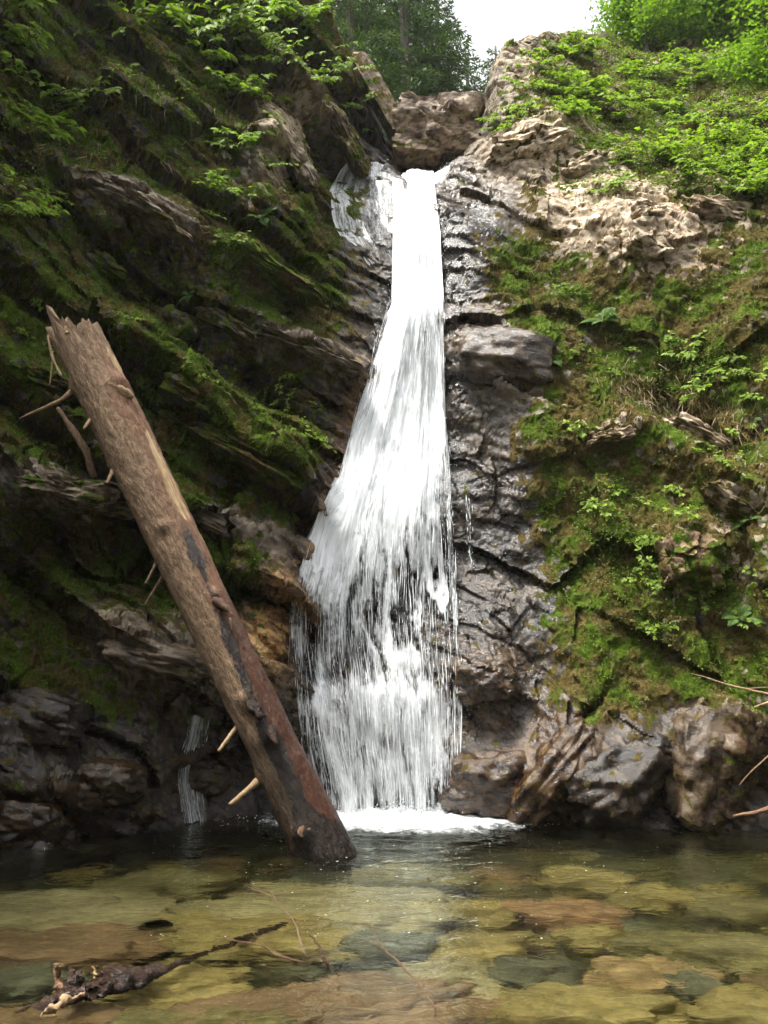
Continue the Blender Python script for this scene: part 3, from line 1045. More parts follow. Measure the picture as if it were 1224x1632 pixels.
for i, (px, py, w, ln, colr, lab) in enumerate(stone_spots):
    dep = float(bed_depth(np.array([0.0]), np.array([at_z(px, py, 0.0)[1]]))[0])
    c = refract_hit(px, py, dep * 0.42)
    wm = w / FOCAL * c[1] * 1.02
    h = min(0.30, 0.30 * wm + 0.06)
    V, F = rock_shape((wm, ln * 1.15, h * 1.6), 200 + i, 0.10, 0.34, w > 200, False)
    o = tag(obj('submerged_stone', V, F, STONE), lab, 'stone', 'stones lying on the pool bed')
    o.location = (c[0], c[1], -dep * 0.42 - h * 0.5)
    o.rotation_euler = (random.uniform(-.06, .06), random.uniform(-.06, .06), random.uniform(-.4, .4))
    o.color = (*colr, 1)
    stones_xy.append((c[0], c[1], wm / 2))
protos = [mesh_data('submerged_stone', *rock_shape((0.30, 0.22, 0.16), 300 + i, 0.35, 0.15, False, False), STONE) for i in range(5)]
tries = 0
small = 0
while small < 130 and tries < 6000:
    tries += 1
    px, py = random.uniform(-120, 1340), random.uniform(1335, 1660)
    w = at_z(px, py, 0.0)
    if w[1] > 8.6 or any(math.hypot(w[0] - a, w[1] - b) < c * 0.72 for a, b, c in stones_xy):
        continue
    sc = random.uniform(0.35, 1.7) * (0.8 + 0.07 * w[1])
    dep = float(bed_depth(np.array([w[0]]), np.array([w[1]]))[0])
    o = link(bpy.data.objects.new('bed_cobble', random.choice(protos)))
    tag(o, 'small olive cobble on the pool bed among many alike', 'stone', 'small cobbles on the pool bed')
    o.location = (w[0], w[1] + 0.15, -dep + 0.05)
    o.scale = (sc, sc * random.uniform(.7, 1.2), sc * random.uniform(.5, .9))
    o.rotation_euler = (0, 0, random.uniform(0, 6.28))
    o.color = (*random.choice([OLIVE, OLIVE, YEL, BRN, GRY, (0.08, 0.075, 0.04), (0.06, 0.05, 0.03)]), 1)
    stones_xy.append((w[0], w[1], 0.12 * sc))
    small += 1


# ------------------------------------------------------------------ rock slabs and blocks that stand out of the walls
def rock_attrs(V, zone):
    n = len(V)
    nzv = fbm(V * 1.6, 3, 71)
    Zn = np.tile(np.array(zone, float), (n, 1))
    Zn[:, 0] = np.clip(Zn[:, 0] + 0.30 * nzv, 0, 1)
    Zn[:, 2] = np.clip(Zn[:, 2] + 0.25 * nzv, 0, 1)
    return {'zone': Zn, 'grain': grain_of(V, Zn[:, 0])}


def place_rock(name, px, py, wpx, hpx, depth, ang, zone, seed, parent=None, boxy=0.45, sink=0.74, rough=0.16, dist=None, tiltx=0.0, plain=False):
    p, nrm, k = rock_at(px, py)
    p = p.copy() if dist is None else at(px, py, dist)
    f = float(project(p)[2])
    w, h = wpx * f / FOCAL, hpx * f / FOCAL
    V, F = rock_shape((w, depth, h), seed, boxy, rough, True, not plain)
    a = math.radians(ang)
    R = np.array(Matrix.Rotation(a, 3, 'Y') @ Matrix.Rotation(tiltx, 3, 'X'))
    V = V @ R.T + p + np.array([0, depth * (0.5 - (1 - sink)), 0])
    ctr = V.mean(0)
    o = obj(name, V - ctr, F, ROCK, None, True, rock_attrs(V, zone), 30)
    o.location = ctr
    if parent is not None:
        o.parent = parent
    return o


LSL = [  # px, py, w, h, depth, angle, zone(moss, wet, pale, rust)
    (215, 318, 190, 34, 0.9, 27, (0.1, 0.35, 0.5, 0.0)), (425, 425, 210, 30, 0.9, 32, (0.85, 0.1, 0.1, 0.0)), (360, 520, 160, 34, 0.9, 30, (0.45, 0.3, 0.25, 0.0)),
    (490, 552, 190, 24, 0.8, 20, (0.15, 0.6, 0.5, 0.0)), (300, 625, 120, 46, 0.9, 28, (0.75, 0.1, 0.0, 0.0)), (100, 775, 210, 52, 1.0, 8, (0.3, 0.4, 0.35, 0.1)),
    (380, 725, 220, 40, 0.8, 28, (0.8, 0.2, 0.05, 0.0)), (240, 1045, 190, 60, 0.8, 14, (0.0, 0.75, 0.5, 0.25)), (350, 838, 110, 30, 0.4, 24, (0.1, 0.7, 0.5, 0.1)),
    (60, 1150, 170, 90, 0.8, 12, (0.1, 1.0, 0.05, 0.1)), (270, 520, 60, 70, 0.6, 35, (0.6, 0.1, 0.1, 0)), (480, 640, 80, 30, 0.6, 25, (0.7, 0.3, 0.0, 0)), (160, 1250, 140, 80, 0.8, 5, (0.0, 1.0, 0.0, 0.35)),
    (310, 1240, 120, 70, 0.7, -8, (0.0, 1.0, 0.0, 0.35)), (30, 1310, 150, 90, 0.9, 5, (0.0, 1.0, 0.0, 0.35)), (160, 420, 120, 40, 0.8, 30, (0.7, 0.1, 0.0, 0)), (70, 600, 130, 44, 0.8, 22, (0.8, 0.1, 0.0, 0)),
    (470, 250, 40, 120, 0.6, -30, (0.4, 0.1, 0.6, 0.0)), (545, 200, 36, 170, 0.7, -32, (0.5, 0.3, 0.2, 0.1)),
]
for i, a in enumerate(LSL):
    place_rock('rock_slab', *a, 400 + i, cliff_left, plain=a[1] > 1000, rough=0.12 if a[1] > 1000 else 0.16)
RSL = [
    (885, 1235, 230, 90, 1.1, -52, (0.0, 1.0, 0.0, 0.60)), (985, 1250, 210, 130, 1.1, -30, (0.0, 1.0, 0.0, 0.12)),
    (1145, 1225, 150, 220, 1.1, 8, (0.1, 0.9, 0.30, 0.25)), (785, 1255, 170, 120, 0.9, -6, (0.0, 1.0, 0.0, 0.42)), (775, 1090, 110, 90, 0.7, -10, (0.0, 1.0, 0.05, 0.40)),
    (810, 560, 190, 110, 0.9, 14, (0.0, 1.0, 0.25, 0.25)), (1050, 1200, 150, 90, 0.9, 20, (0.05, 1.0, 0.0, 0.1)),
    (1040, 375, 80, 70, 0.7, 20, (0.1, 0.0, 0.9, 0.0)), (985, 390, 60, 60, 0.6, -15, (0.2, 0.0, 0.8, 0.0)), (1130, 700, 160, 40, 0.7, 34, (0.2, 0.1, 0.75, 0.0)),
    (1110, 890, 110, 110, 0.7, 5, (0.45, 0.1, 0.35, 0.4)), (1180, 800, 130, 40, 0.7, 36, (0.4, 0.1, 0.5, 0.1)), (980, 690, 80, 26, 0.5, -12, (0.2, 0.2, 0.8, 0.1)),
    (850, 225, 150, 60, 0.9, -18, (0.2, 0.0, 0.85, 0.1)), (940, 262, 90, 50, 0.8, -8, (0.2, 0.0, 0.8, 0.0)), (1140, 330, 130, 50, 0.8, 12, (0.3, 0.0, 0.7, 0.15)),
    (1040, 330, 60, 40, 0.6, 5, (0.1, 0.0, 0.85, 0.1)),
]
for i, a in enumerate(RSL):
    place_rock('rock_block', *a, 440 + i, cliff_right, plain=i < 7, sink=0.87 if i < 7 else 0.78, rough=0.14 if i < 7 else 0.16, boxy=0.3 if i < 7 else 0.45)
boulder = place_rock('boulder', 698, 232, 165, 125, 1.7, 5, (0.10, 0.45, 0.10, 0.45), 482, None, 0.68, 0.5, 0.13, 13.4)
tag(boulder, 'large brown boulder wedged in the notch above the waterfall lip', 'boulder')
slab = place_rock('leaning_rock_slab', 605, 155, 36, 200, 0.5, -27, (0.35, 0.2, 0.0, 0.30), 483, None, 0.7, 0.5, 0.06, 12.9, plain=True)
tag(slab, 'dark narrow rock slab leaning against the boulder from its left side', 'rock')

# ------------------------------------------------------------------ waterfall
def dens_main(s, py):
    c = np.interp(py, [270, 470, 560, 700, 800, 900, 1000, 1075, 1110, 1180, 1300], [1.45, 1.22, 1.02, 1.15, 1.05, 0.78, 0.58, 0.48, 0.72, 0.70, 0.64])
    mid = np.interp(py, [280, 560, 700, 900, 1100, 1300], [0.5, 0.5, 0.50, 0.42, 0.42, 0.45])
    wid = np.interp(py, [280, 560, 700, 900, 1100, 1300], [0.62, 0.55, 0.42, 0.52, 0.62, 0.6])
    gap = 0.45 * np.exp(-((py - 545) / 45.0) ** 2 - ((s - 0.72) / 0.16) ** 2) + 0.25 * np.exp(-((py - 950) / 120.0) ** 2 - ((s - 0.75) / 0.25) ** 2) + 0.22 * np.exp(-((py - 1010) / 80.0) ** 2 - ((s - 0.3) / 0.12) ** 2)
    c = c - gap
    s = s + 0.16 * fbm(np.stack([py / 150.0, s * 5.0, 0 * s], -1), 4, 33, 0.6)
    c = c + 0.30 * np.exp(-((s - 0.12) / 0.13) ** 2) * sstep(720, 860, py) * sstep(1320, 1150, py)
    rope = np.interp(py, [280, 480, 620, 850, 1050, 1110, 1300], [0.05, 0.22, 0.28, 0.50, 0.60, 0.42, 0.42])
    c = c + rope * fbm(np.stack([py / 420.0, s * 9.0, 5 + 0 * s], -1), 4, 34, 0.65)
    d = c - 0.75 * np.abs((s - mid) / wid) ** 2.6 * np.interp(py, [280, 500, 700, 1300], [0.55, 0.65, 0.52, 0.45])
    return d


def sheet(name, parent, left, right, py0, py1, nu, nv, off, dens, seed, back=None, width=2.0):
    s = np.linspace(0, 1, nu)
    py = np.linspace(py0, py1, nv)
    S, PYg = np.meshgrid(s, py, indexing='xy')
    PXg = left(PYg) + (right(PYg) - left(PYg)) * S
    P = cliff_at(PXg, PYg, CLW if name != 'water_film' else CLB)
    flow = np.zeros(P.shape)
    seg = np.linalg.norm(np.diff(P, axis=0), axis=-1)
    flow[1:, :, 1] = np.cumsum(seg.mean(1))[:, None]
    flow[..., 0] = S * width
    flow[..., 2] = seed * 3.7
    o_ = off(PYg) if callable(off) else off
    lump = fbm(flow * np.array([3.5, 0.5, 1.0]), 3, seed) * 0.6 + 0.4 * fbm(flow * np.array([10.0, 0.7, 1.0]), 2, seed + 3)
    Nn = np.array([0.0, -0.98, 0.2]) * np.ones_like(P)
    P = P + Nn * (o_ * (1 + 0.55 * lump) * (0.35 + 0.65 * np.sin(np.pi * np.clip(S, 0.02, 0.98))))[..., None]
    P[..., 2] = np.maximum(P[..., 2], -0.05)
    o = obj(name, P.reshape(-1, 3), grid_faces(nu, nv), FALLW, parent, True, {'flow': flow.reshape(-1, 3), 'cover': dens(S, PYg).reshape(-1)})
    return o, P


base = cliff_at(620, 1296)
fall = empty('waterfall', (base[0], base[1], 0))
tag(fall, 'tall white waterfall sliding down the dark rock and widening to the pool', 'waterfall')


def to_parent(o, parent):
    o.parent = parent
    o.matrix_parent_inverse = Matrix.Translation(-parent.location)
    return o


SH = []
for i, (nm, off, dd, py0) in enumerate([('water_film', 0.035, -0.10, 279), ('water_sheet', 0.11, -0.03, 281), ('water_curtain', lambda y: np.interp(y, [280, 500, 700, 1080, 1120, 1300], [0.12, 0.22, 0.22, 0.16, 0.26, 0.34]), -0.12, 283)]):
    o, P = sheet(nm, None, lambda y: fall_l(y) - 4, lambda y: fall_r(y) + 4, py0, 1306, 90, 420, off, lambda s, y, dd=dd: dens_main(s, y) + dd, 500 + i)
    to_parent(o, fall)
    SH.append(P)


def strands(n, P, seed, lmin, lmax, rmin, rmax, dens, out):
    """thin falling threads and drops that left the sheet, as slim closed spindles"""
    rg = np.random.default_rng(seed)
    nv, nu = P.shape[:2]
    iv = rg.integers(4, nv - 6, n * 4)
    iu = rg.integers(1, nu - 1, n * 4)
    keep = rg.random(n * 4) < dens(iu / (nu - 1), iv / (nv - 1))
    iv, iu = iv[keep][:n], iu[keep][:n]
    m = len(iv)
    c = P[iv, iu]
    d = P[np.minimum(iv + 5, nv - 1), iu] - P[iv, iu]
    d = d / (np.linalg.norm(d, axis=1)[:, None] + 1e-9) + rg.normal(0, 0.05, (m, 3))
    d[:, 2] -= 0.5
    d /= np.linalg.norm(d, axis=1)[:, None]
    ln = lmin + (lmax - lmin) * rg.random(m) ** 2.2
    rad = rmin + (rmax - rmin) * rg.random(m) ** 2
    c = c + rg.normal(0, 0.02, (m, 3)) - np.array([0, 1, 0]) * (np.abs(rg.normal(0, 1, m)) * out)[:, None]
    c[:, 2] = np.maximum(c[:, 2], 0.03)
    x = np.cross(d, np.array([0.1, 1.0, 0.2]))
    x /= np.linalg.norm(x, axis=1)[:, None]
    y = np.cross(d, x)
    M = np.stack([x * rad[:, None], y * rad[:, None], d * ln[:, None]], 2)
    a = np.arange(4) * math.pi / 2
    tv = np.concatenate([[[0, 0, -0.6]], np.stack([np.cos(a), np.sin(a), 0 * a + 0.05], 1), [[0, 0, 0.4]]])
    tf = np.array([[0, (k + 1) % 4 + 1, k + 1] for k in range(4)] + [[5, k + 1, (k + 1) % 4 + 1] for k in range(4)])
    return scatter(tv, tf, M, c)


V, F = strands(3600, SH[2], 1, 0.06, 0.75, 0.0015, 0.0042, lambda s, t: np.clip(0.9 - 1.4 * np.abs(s - 0.5) ** 1.5, 0.15, 1) * (0.5 + 0.5 * t), 0.05)
o = tag(obj('water_thread', V, F, DROP), kind='stuff')
to_parent(o, fall)
V, F = strands(4200, SH[1], 2, 0.006, 0.035, 0.0015, 0.0042, lambda s, t: 0.25 + 1.4 * np.abs(s - 0.5), 0.10)
V2 = V.copy()
V2[:, 0] += np.repeat(rng.normal(0, 0.10, len(V) // 6), 6)
o = tag(obj('spray_drop', V2, F, DROP), kind='stuff')
to_parent(o, fall)

# foam boiling up where the fall meets the pool
nf, mf = 120, 46
A, Rr = np.meshgrid(np.linspace(0, 2 * math.pi, nf), np.linspace(0, 1, mf), indexing='xy')
fc = np.array([at_z(640, 1304, 0)[0], at_z(640, 1304, 0)[1] - 0.12])
fx = fc[0] + Rr * np.cos(A) * 1.7
fyv = fc[1] + Rr * np.sin(A) * 1.15 - 0.1
lum = fbm(np.stack([fx * 5, fyv * 5, 0 * fx], -1), 4, 520)
fz = 0.028 + (1 - Rr) * (0.05 + 0.10 * np.abs(lum)) + 0.012 * lum
o = obj('foam', np.stack([fx, fyv, fz], -1).reshape(-1, 3), grid_faces(nf, mf), FALLW, None, True,
        {'flow': np.stack([fx * 0.25, fyv * 6.0, 0 * fx], -1).reshape(-1, 3), 'cover': (1.55 - 1.35 * Rr).reshape(-1)})
to_parent(o, fall)
n = 2600
a_ = rng.random(n) * 6.28
r_ = np.abs(rng.normal(0, 0.45, n))
cc = np.stack([fc[0] + r_ * np.cos(a_) * 1.7, fc[1] + r_ * np.sin(a_) * 0.5 - 0.1, np.abs(rng.normal(0, 0.10, n)) * np.exp(-r_ * 1.5) + 0.02], 1)
tv = np.array([[1, 0, 0], [-1, 0, 0], [0, 1, 0], [0, -1, 0], [0, 0, 1], [0, 0, -1.0]])
tf = np.array([[0, 2, 4], [2, 1, 4], [1, 3, 4], [3, 0, 4], [2, 0, 5], [1, 2, 5], [3, 1, 5], [0, 3, 5]])
V, F = scatter(tv, tf, frames(rng.normal(0, 1, (n, 3)), rng.random(n) * 6, 0.003 + 0.007 * rng.random(n) ** 2), cc)
o = tag(obj('splash_drop', V, F, DROP), kind='stuff')
to_parent(o, fall)


n = 260
fl = at_z(rng.normal(640, 190, n), 1308 + 190 * rng.random(n) ** 2.6, 0.022)
fl[:, 2] = 0.020
V, F = scatter(tv * np.array([1.6, 1, 0.35]), tf, frames(np.tile([[0, 0, 1.0]], (n, 1)), rng.random(n) * 6, 0.003 + 0.006 * rng.random(n) ** 3), fl)
to_parent(tag(obj('foam_fleck', V, F, DROP), kind='stuff'), fall)


def small_fall(label, pts, py0, py1, off, dens, seed, nthread=200, nu=14, nv=160):
    ys = [p[0] for p in pts]
    L = lambda y: np.interp(y, ys, [p[1] for p in pts])
    Rg = lambda y: np.interp(y, ys, [p[2] for p in pts])
    b = cliff_at((L(py1) + Rg(py1)) / 2, py1)
    e = empty('water_rill', tuple(b))
    tag(e, label, 'rill', 'thin streams of water beside the main fall')
    o, P = sheet('water_film', None, L, Rg, py0, py1, nu, nv, off, dens, seed, width=0.5)
    to_parent(o, e)
    if nthread:
        V, F = strands(nthread, P, seed, 0.02, 0.16, 0.002, 0.006, lambda s, t: 0.7 + 0 * s, 0.03)
        to_parent(tag(obj('water_thread', V, F, DROP), kind='stuff'), e)


small_fall('small side stream falling behind the leaning log at the left', [(1150, 318, 350), (1220, 305, 345), (1310, 300, 340)], 1150, 1312, 0.06, lambda s, y: 0.66 - 0.5 * np.abs(s - 0.45) + 0 * y, 530, 60)
small_fall('glinting film of water over the green slope left of the waterfall lip', [(262, 545, 628), (300, 528, 630), (360, 545, 632), (420, 590, 632)], 264, 420, 0.02, lambda s, y: 0.56 + 0.30 * np.abs(s - 0.5) - 0.0012 * (y - 264), 531, 0, 40, 120)
small_fall('short white rill running out from the right of the boulder', [(240, 725, 740), (262, 708, 728), (292, 680, 705)], 240, 292, 0.03, lambda s, y: 0.75 - 0.5 * np.abs(s - 0.5) + 0 * y, 532, 60)
small_fall('single thread of water trickling down dark rock right of the fall', [(780, 708, 716), (900, 712, 720), (1000, 722, 730)], 780, 1000, 0.05, lambda s, y: 0.55 + 0 * y, 533, 160, 5)
small_fall('faint dripping thread on the dark wall farthest right of the fall', [(790, 738, 744), (840, 742, 748), (900, 744, 750)], 790, 900, 0.04, lambda s, y: 0.40 + 0 * y, 534, 50, 4)

# ------------------------------------------------------------------ leaning log
def make_log():
    k = NT('weathered_log')
    tone = k.attr('tone')
    sp = k.n('ShaderNodeSeparateColor')
    k.l(tone.outputs['Color'], sp.inputs[0])
    bare, wet, red = sp.outputs[0], sp.outputs[1], sp.outputs[2]
    ax = k.attr('axial').outputs['Vector']
    n1 = k.noise(k.mapping(ax, (34, 34, 13.0)), 1.0, 6, 0.72, 0.4)
    n2 = k.noise(k.mapping(ax, (95, 95, 48)), 1.0, 4, 0.7)
    n3 = k.noise(k.mapping(ax, (45, 45, 1.6)), 1.0, 4, 0.6, 0.2)
    bark = k.ramp(n1, [(0.32, (0.075, 0.044, 0.025)), (0.5, (0.245, 0.155, 0.090)), (0.68, (0.43, 0.30, 0.195))])
    bark = k.mix(k.math('MULTIPLY', k.rng(n2, 0.44, 0.30), 0.8), bark, (0.05, 0.034, 0.022))
    redb = k.ramp(n1, [(0.3, (0.085, 0.040, 0.022)), (0.5, (0.22, 0.110, 0.062)), (0.72, (0.34, 0.20, 0.125))])
    wood = k.ramp(n3, [(0.3, (0.20, 0.115, 0.055)), (0.5, (0.40, 0.27, 0.145)), (0.7, (0.55, 0.41, 0.25))])
    c = k.mix(red, bark, redb)
    c = k.mix(bare, c, wood)
    blk = k.mix(red, k.mix(1.0, bark, (0.07, 0.06, 0.06), 'MULTIPLY'), k.mix(1.0, redb, (0.34, 0.22, 0.16), 'MULTIPLY'))
    c = k.mix(wet, c, blk)
    r = k.rng(k.math('MULTIPLY', wet, k.rng(n2, 0.25, 0.5)), 0.1, 0.8, 0.85, 0.20)
    h = k.math('ADD', k.math('MULTIPLY', n1, 1.3), k.math('MULTIPLY', n2, 0.6))
    st = k.rng(bare, 0.0, 1.0, 1.0, 0.35)
    return k.done(k.principled(c, r, k.bump(h, st, 0.020), 0.40))


LOG = make_log()
LB, LT = at_z(517, 1358, 0.0), at(119, 528, 7.85)
ax = LT - LB
LLEN = float(np.linalg.norm(ax))
axn = ax / LLEN
mid = (LB + LT) / 2
view = np.array([0, 0, CAM_H]) - mid
front = view - axn * view.dot(axn)
front /= np.linalg.norm(front)
side = np.cross(axn, front)
if side[0] < 0:
    side = -side                      # to the right in the picture
log = empty('fallen_log', tuple(LB))
tag(log, 'long bare log leaning from the pool against the left wall, foot in the water', 'log')


def log_radius(t):
    return np.interp(t, [-0.25, 0.0, 0.06, 0.18, 0.5, 0.8, 1.0], [0.275, 0.265, 0.248, 0.225, 0.235, 0.255, 0.245])


def log_pt(t, o, lift=1.0):
    phi = math.asin(max(-1, min(1, o)))
    r = float(log_radius(t)) * lift
    return LB + axn * (t * LLEN) + (front * math.cos(phi) + side * math.sin(phi)) * r


def log_to(px, py):
    """place on the log (t, sideways) for a pixel"""
    a, b = np.array(project(LB)[:2]), np.array(project(LT)[:2])
    d = b - a
    t = float(np.dot(np.array([px, py]) - a, d) / d.dot(d))
    q = a + d * t
    perp = np.array([-d[1], d[0]]) / np.linalg.norm(d)
    if perp[0] < 0:
        perp = -perp
    f = project(LB + axn * t * LLEN)[2]
    return t, float(np.dot(np.array([px, py]) - q, perp)) / (float(log_radius(t)) * FOCAL / f)


na, nl = 120, 560
phi = np.linspace(0, 2 * math.pi, na, endpoint=False)
tt = np.linspace(-0.22, 1.0, nl)
PHI, TT = np.meshgrid(phi, tt, indexing='xy')
OFF = np.where(np.cos(PHI) > -0.2, np.sin(PHI), np.sign(np.sin(PHI)) * 1.0)
AX = np.stack([np.cos(PHI) * 0.26, np.sin(PHI) * 0.26, TT * LLEN], -1)
wob = fbm(AX * np.array([4, 4, 1.6]), 4, 601) + 0.5 * fbm(AX * np.array([22, 22, 9.0]), 3, 609, 0.6)
yy = 1358 - TT * (1358 - 528)            # image height along the log


def lblob(py, o, ry, ro):
    return np.exp(-((yy - py) / ry) ** 2 - ((OFF - o) / ro) ** 2)


RED = sstep(0.05, 0.55, OFF + 0.35 * wob) * sstep(540, 640, yy) * 0.85
RED = np.clip(RED + sstep(0.15, 0.35, OFF + 0.3 * wob) * sstep(930, 990, yy), 0, 1)
BARE = np.clip(1.3 * lblob(835, 0.72, 48, 0.20) + 1.0 * lblob(770, 0.8, 45, 0.12) + 1.2 * lblob(1185, 0.15, 14, 0.07) + 0.9 * lblob(605, 0.88, 30, 0.1), 0, 1)
BARE = sstep(0.35, 0.6, BARE + 0.45 * wob)
strip = np.interp(yy, [880, 980, 1080, 1140, 1250, 1300, 1400], [0.50, 0.44, 0.26, 0.10, 0.02, -0.05, 0.0])
wid = np.interp(yy, [870, 900, 980, 1080, 1140, 1250, 1290, 1330, 1400], [0.0, 0.10, 0.20, 0.22, 0.20, 0.24, 0.34, 0.8, 1.4])
WETL = sstep(0.06, -0.06, np.abs(OFF - strip) - wid + 0.25 * wob) * sstep(875, 905, yy)
WETL = np.clip(WETL + 0.8 * sstep(0.20, 0.40, OFF + 0.2 * wob) * sstep(950, 1030, yy) + sstep(1335, 1355, yy + 20 * wob), 0, 1)
WETL = np.clip(WETL + 0.75 * sstep(1080, 1300, yy + 60 * wob), 0, 1)
RED = RED * (1 - sstep(0.06, -0.06, np.abs(OFF - strip) - wid + 0.25 * wob) * sstep(875, 905, yy))
RED = RED * (1 - sstep(1325, 1350, yy + 25 * wob))
rad = log_radius(TT) * (1 + 0.035 * fbm(AX * np.array([2, 2, 0.8]), 2, 602))
crust = fbm(AX * np.array([16, 16, 6]), 3, 603)
stripped = np.clip(BARE + 0.9 * sstep(0.30, 0.5, OFF + 0.3 * wob) * sstep(930, 985, yy), 0, 1)
rad = rad + (1 - stripped) * (0.010 + 0.008 * crust) + 0.012 * wob * stripped
# knots and swellings
for (kx, ky, kr, ka) in [(200, 632, 0.10, 0.05), (405, 1140, 0.09, 0.035), (360, 985, 0.07, 0.03), (435, 1195, 0.10, 0.04), (484, 1328, 0.09, 0.035), (280, 878, 0.06, 0.025), (395, 1265, 0.08, 0.03), (108, 640, 0.08, 0.04), (175, 770, 0.05, 0.02), (120, 545, 0.08, -0.02)]:
    t0, o0 = log_to(kx, ky)
    c = log_pt(t0, o0)
    ringp = LB + axn * (TT * LLEN)[..., None] + (front * np.cos(PHI)[..., None] + side * np.sin(PHI)[..., None]) * rad[..., None]
    rad = rad + ka * np.exp(-((ringp - c) ** 2).sum(-1) / (kr * kr))
jag = 0.20 * fbm(np.stack([np.cos(PHI) * 1.6, np.sin(PHI) * 1.6, 0 * PHI], -1), 4, 606, 0.6) + 0.05 * np.sin(PHI + 2.2)
tl = TT * LLEN + sstep(0.9, 1.0, TT) * (jag * 1.6 - 0.05)
ringp = LB + axn * tl[..., None] + (front * np.cos(PHI)[..., None] + side * np.sin(PHI)[..., None]) * rad[..., None]
V = ringp.reshape(-1, 3)
# hollow broken top: the wall turns inwards
inner = LB + axn * (tl[-1] - 0.02)[:, None] + (front * np.cos(phi)[:, None] + side * np.sin(phi)[:, None]) * (rad[-1] * 0.72)[:, None]
deep = LB + axn * (LLEN * 0.955 + 0 * phi)[:, None] + (front * np.cos(phi)[:, None] + side * np.sin(phi)[:, None]) * 0.12
Vall = np.concatenate([V, inner, deep])
tone = np.stack([BARE, WETL, RED, np.ones_like(RED)], -1).reshape(-1, 4)
tone = np.concatenate([tone, np.tile([[0.7, 0.0, 0.3, 1]], (2 * na, 1))])
axial = np.concatenate([AX.reshape(-1, 3), AX[-1] * 0.7, AX[-1] * 0.3])
Fl = grid_faces(na, nl + 2, True)
cap = np.array([[(nl + 1) * na + i for i in range(na)]])
o = obj('trunk', Vall - LB, [Fl, cap], LOG, log, True, {'tone': tone, 'axial': axial})


def log_piece(name, path, radii, tn, label=None, nseg=10, noise=0.25, seed=0):
    """a stub, twig or splinter on the log; path in world space"""
    path = np.asarray(path, float)
    if name == 'branch_stub' and len(path) == 3:
        path[1] = 0.45 * path[0] + 0.55 * path[2]
    k = 14
    q = np.linspace(0, len(path) - 1, k)
    P = catmull(path, q)
    R = np.interp(q, np.arange(len(radii)), radii)
    V, F = tube(P, R, nseg, noise * 1.6, seed)
    V = V + 0.10 * R.max() * np.stack([fbm(V * 40 + a, 2, seed + a) for a in range(3)], 1)
    A = (V - V[0]) * 1.0
    n = len(V)
    o = obj(name, V - LB, F, LOG, log, True, {'tone': np.tile([[*tn, 1.0]], (n, 1)), 'axial': np.stack([A @ side, A @ front, A @ axn], 1)})
    if label:
        o['label'] = label
    return o


def lp(px, py, out=0.0):
    t, oo = log_to(px, py)
    return log_pt(t, oo, 0.9) + front * out


def near(px, py, off=0.0):
    """free point at the pixel, at the log's distance there"""
    t, _ = log_to(px, py)
    c = LB + axn * t * LLEN
    return at(px, py, c[1] + off)


PALEW, BRNW, DRKW, REDW = (0.9, 0, 0), (0.1, 0, 0.1), (0.05, 0.85, 0.2), (0.55, 0.1, 0.8)
log_piece('branch_stub', [lp(186, 640, -0.05), near(200, 634, -0.15), near(212, 632, -0.16)], [0.085, 0.06, 0.022], (0.35, 0, 0.05), 'thick broken branch stub with a pale end', 12, 0.5, 1)
log_piece('branch_stub', [lp(118, 634, 0), near(98, 637, -0.1), near(70, 650, -0.12), near(30, 667, -0.12)], [0.035, 0.022, 0.016, 0.006], (0.5, 0, 0.15), 'thin pale branch reaching out to the left', 8, 0.2, 2)
log_piece('branch_stub', [near(92, 650, 0.05), near(112, 680, 0.05), near(135, 715, 0.08), near(150, 760, 0.2)], [0.016, 0.030, 0.038, 0.04], BRNW, 'brown side branch running down behind the log', 8, 0.3, 3)
log_piece('branch_stub', [lp(155, 690), near(140, 686, -0.30), near(133, 684, -0.34)], [0.03, 0.018, 0.010], BRNW, None, 8, 0.3, 4)
log_piece('branch_stub', [lp(190, 772), near(178, 768, -0.29), near(170, 770, -0.32)], [0.035, 0.020, 0.008], (0.2, 0.2, 0.1), None, 8, 0.3, 5)
log_piece('branch_stub', [lp(250, 930), near(238, 932, -0.16), near(232, 930, -0.17)], [0.03, 0.02, 0.01], (0.1, 0.5, 0.2), None, 8, 0.4, 6)
log_piece('branch_stub', [lp(258, 952), near(243, 958, -0.1), near(230, 964, -0.1)], [0.02, 0.012, 0.006], (0.2, 0.4, 0.3), None, 8, 0.3, 7)
log_piece('branch_stub', [lp(355, 985), near(364, 978, -0.2), near(370, 980, -0.24)], [0.045, 0.03, 0.015], (0.1, 0.6, 0.7), None, 10, 0.7, 8)
log_piece('splinter', [near(366, 985, -0.24), near(368, 996, -0.22), near(369, 1006, -0.18)], [0.012, 0.012, 0.004], PALEW, None, 6, 0.3, 9)
log_piece('branch_stub', [lp(410, 1140), near(414, 1143, -0.33), near(416, 1145, -0.36)], [0.055, 0.048, 0.028], (0.0, 1.0, 0.1), 'dark wet knot with a hollow end', 12, 0.4, 10)
log_piece('branch_stub', [lp(372, 1185), near(362, 1190, -0.2), near(348, 1197, -0.2)], [0.025, 0.018, 0.014], PALEW, None, 8, 0.2, 11)
log_piece('branch_stub', [lp(405, 1262), near(396, 1267, -0.18), near(366, 1283, -0.2)], [0.045, 0.024, 0.018], (0.75, 0, 0.1), 'pale snapped branch stub close to the water', 8, 0.15, 12)
log_piece('branch_stub', [lp(437, 1190), near(440, 1186, -0.3), near(441, 1185, -0.32)], [0.05, 0.035, 0.02], (0.0, 0.95, 0.3), None, 10, 0.5, 13)
log_piece('knot', [lp(484, 1326), lp(484, 1326, 0.055), lp(484, 1326, 0.062)], [0.060, 0.046, 0.026], (0.25, 0.25, 1.0), 'orange red broken knot in the black wet foot', 16, 0.6, 14)
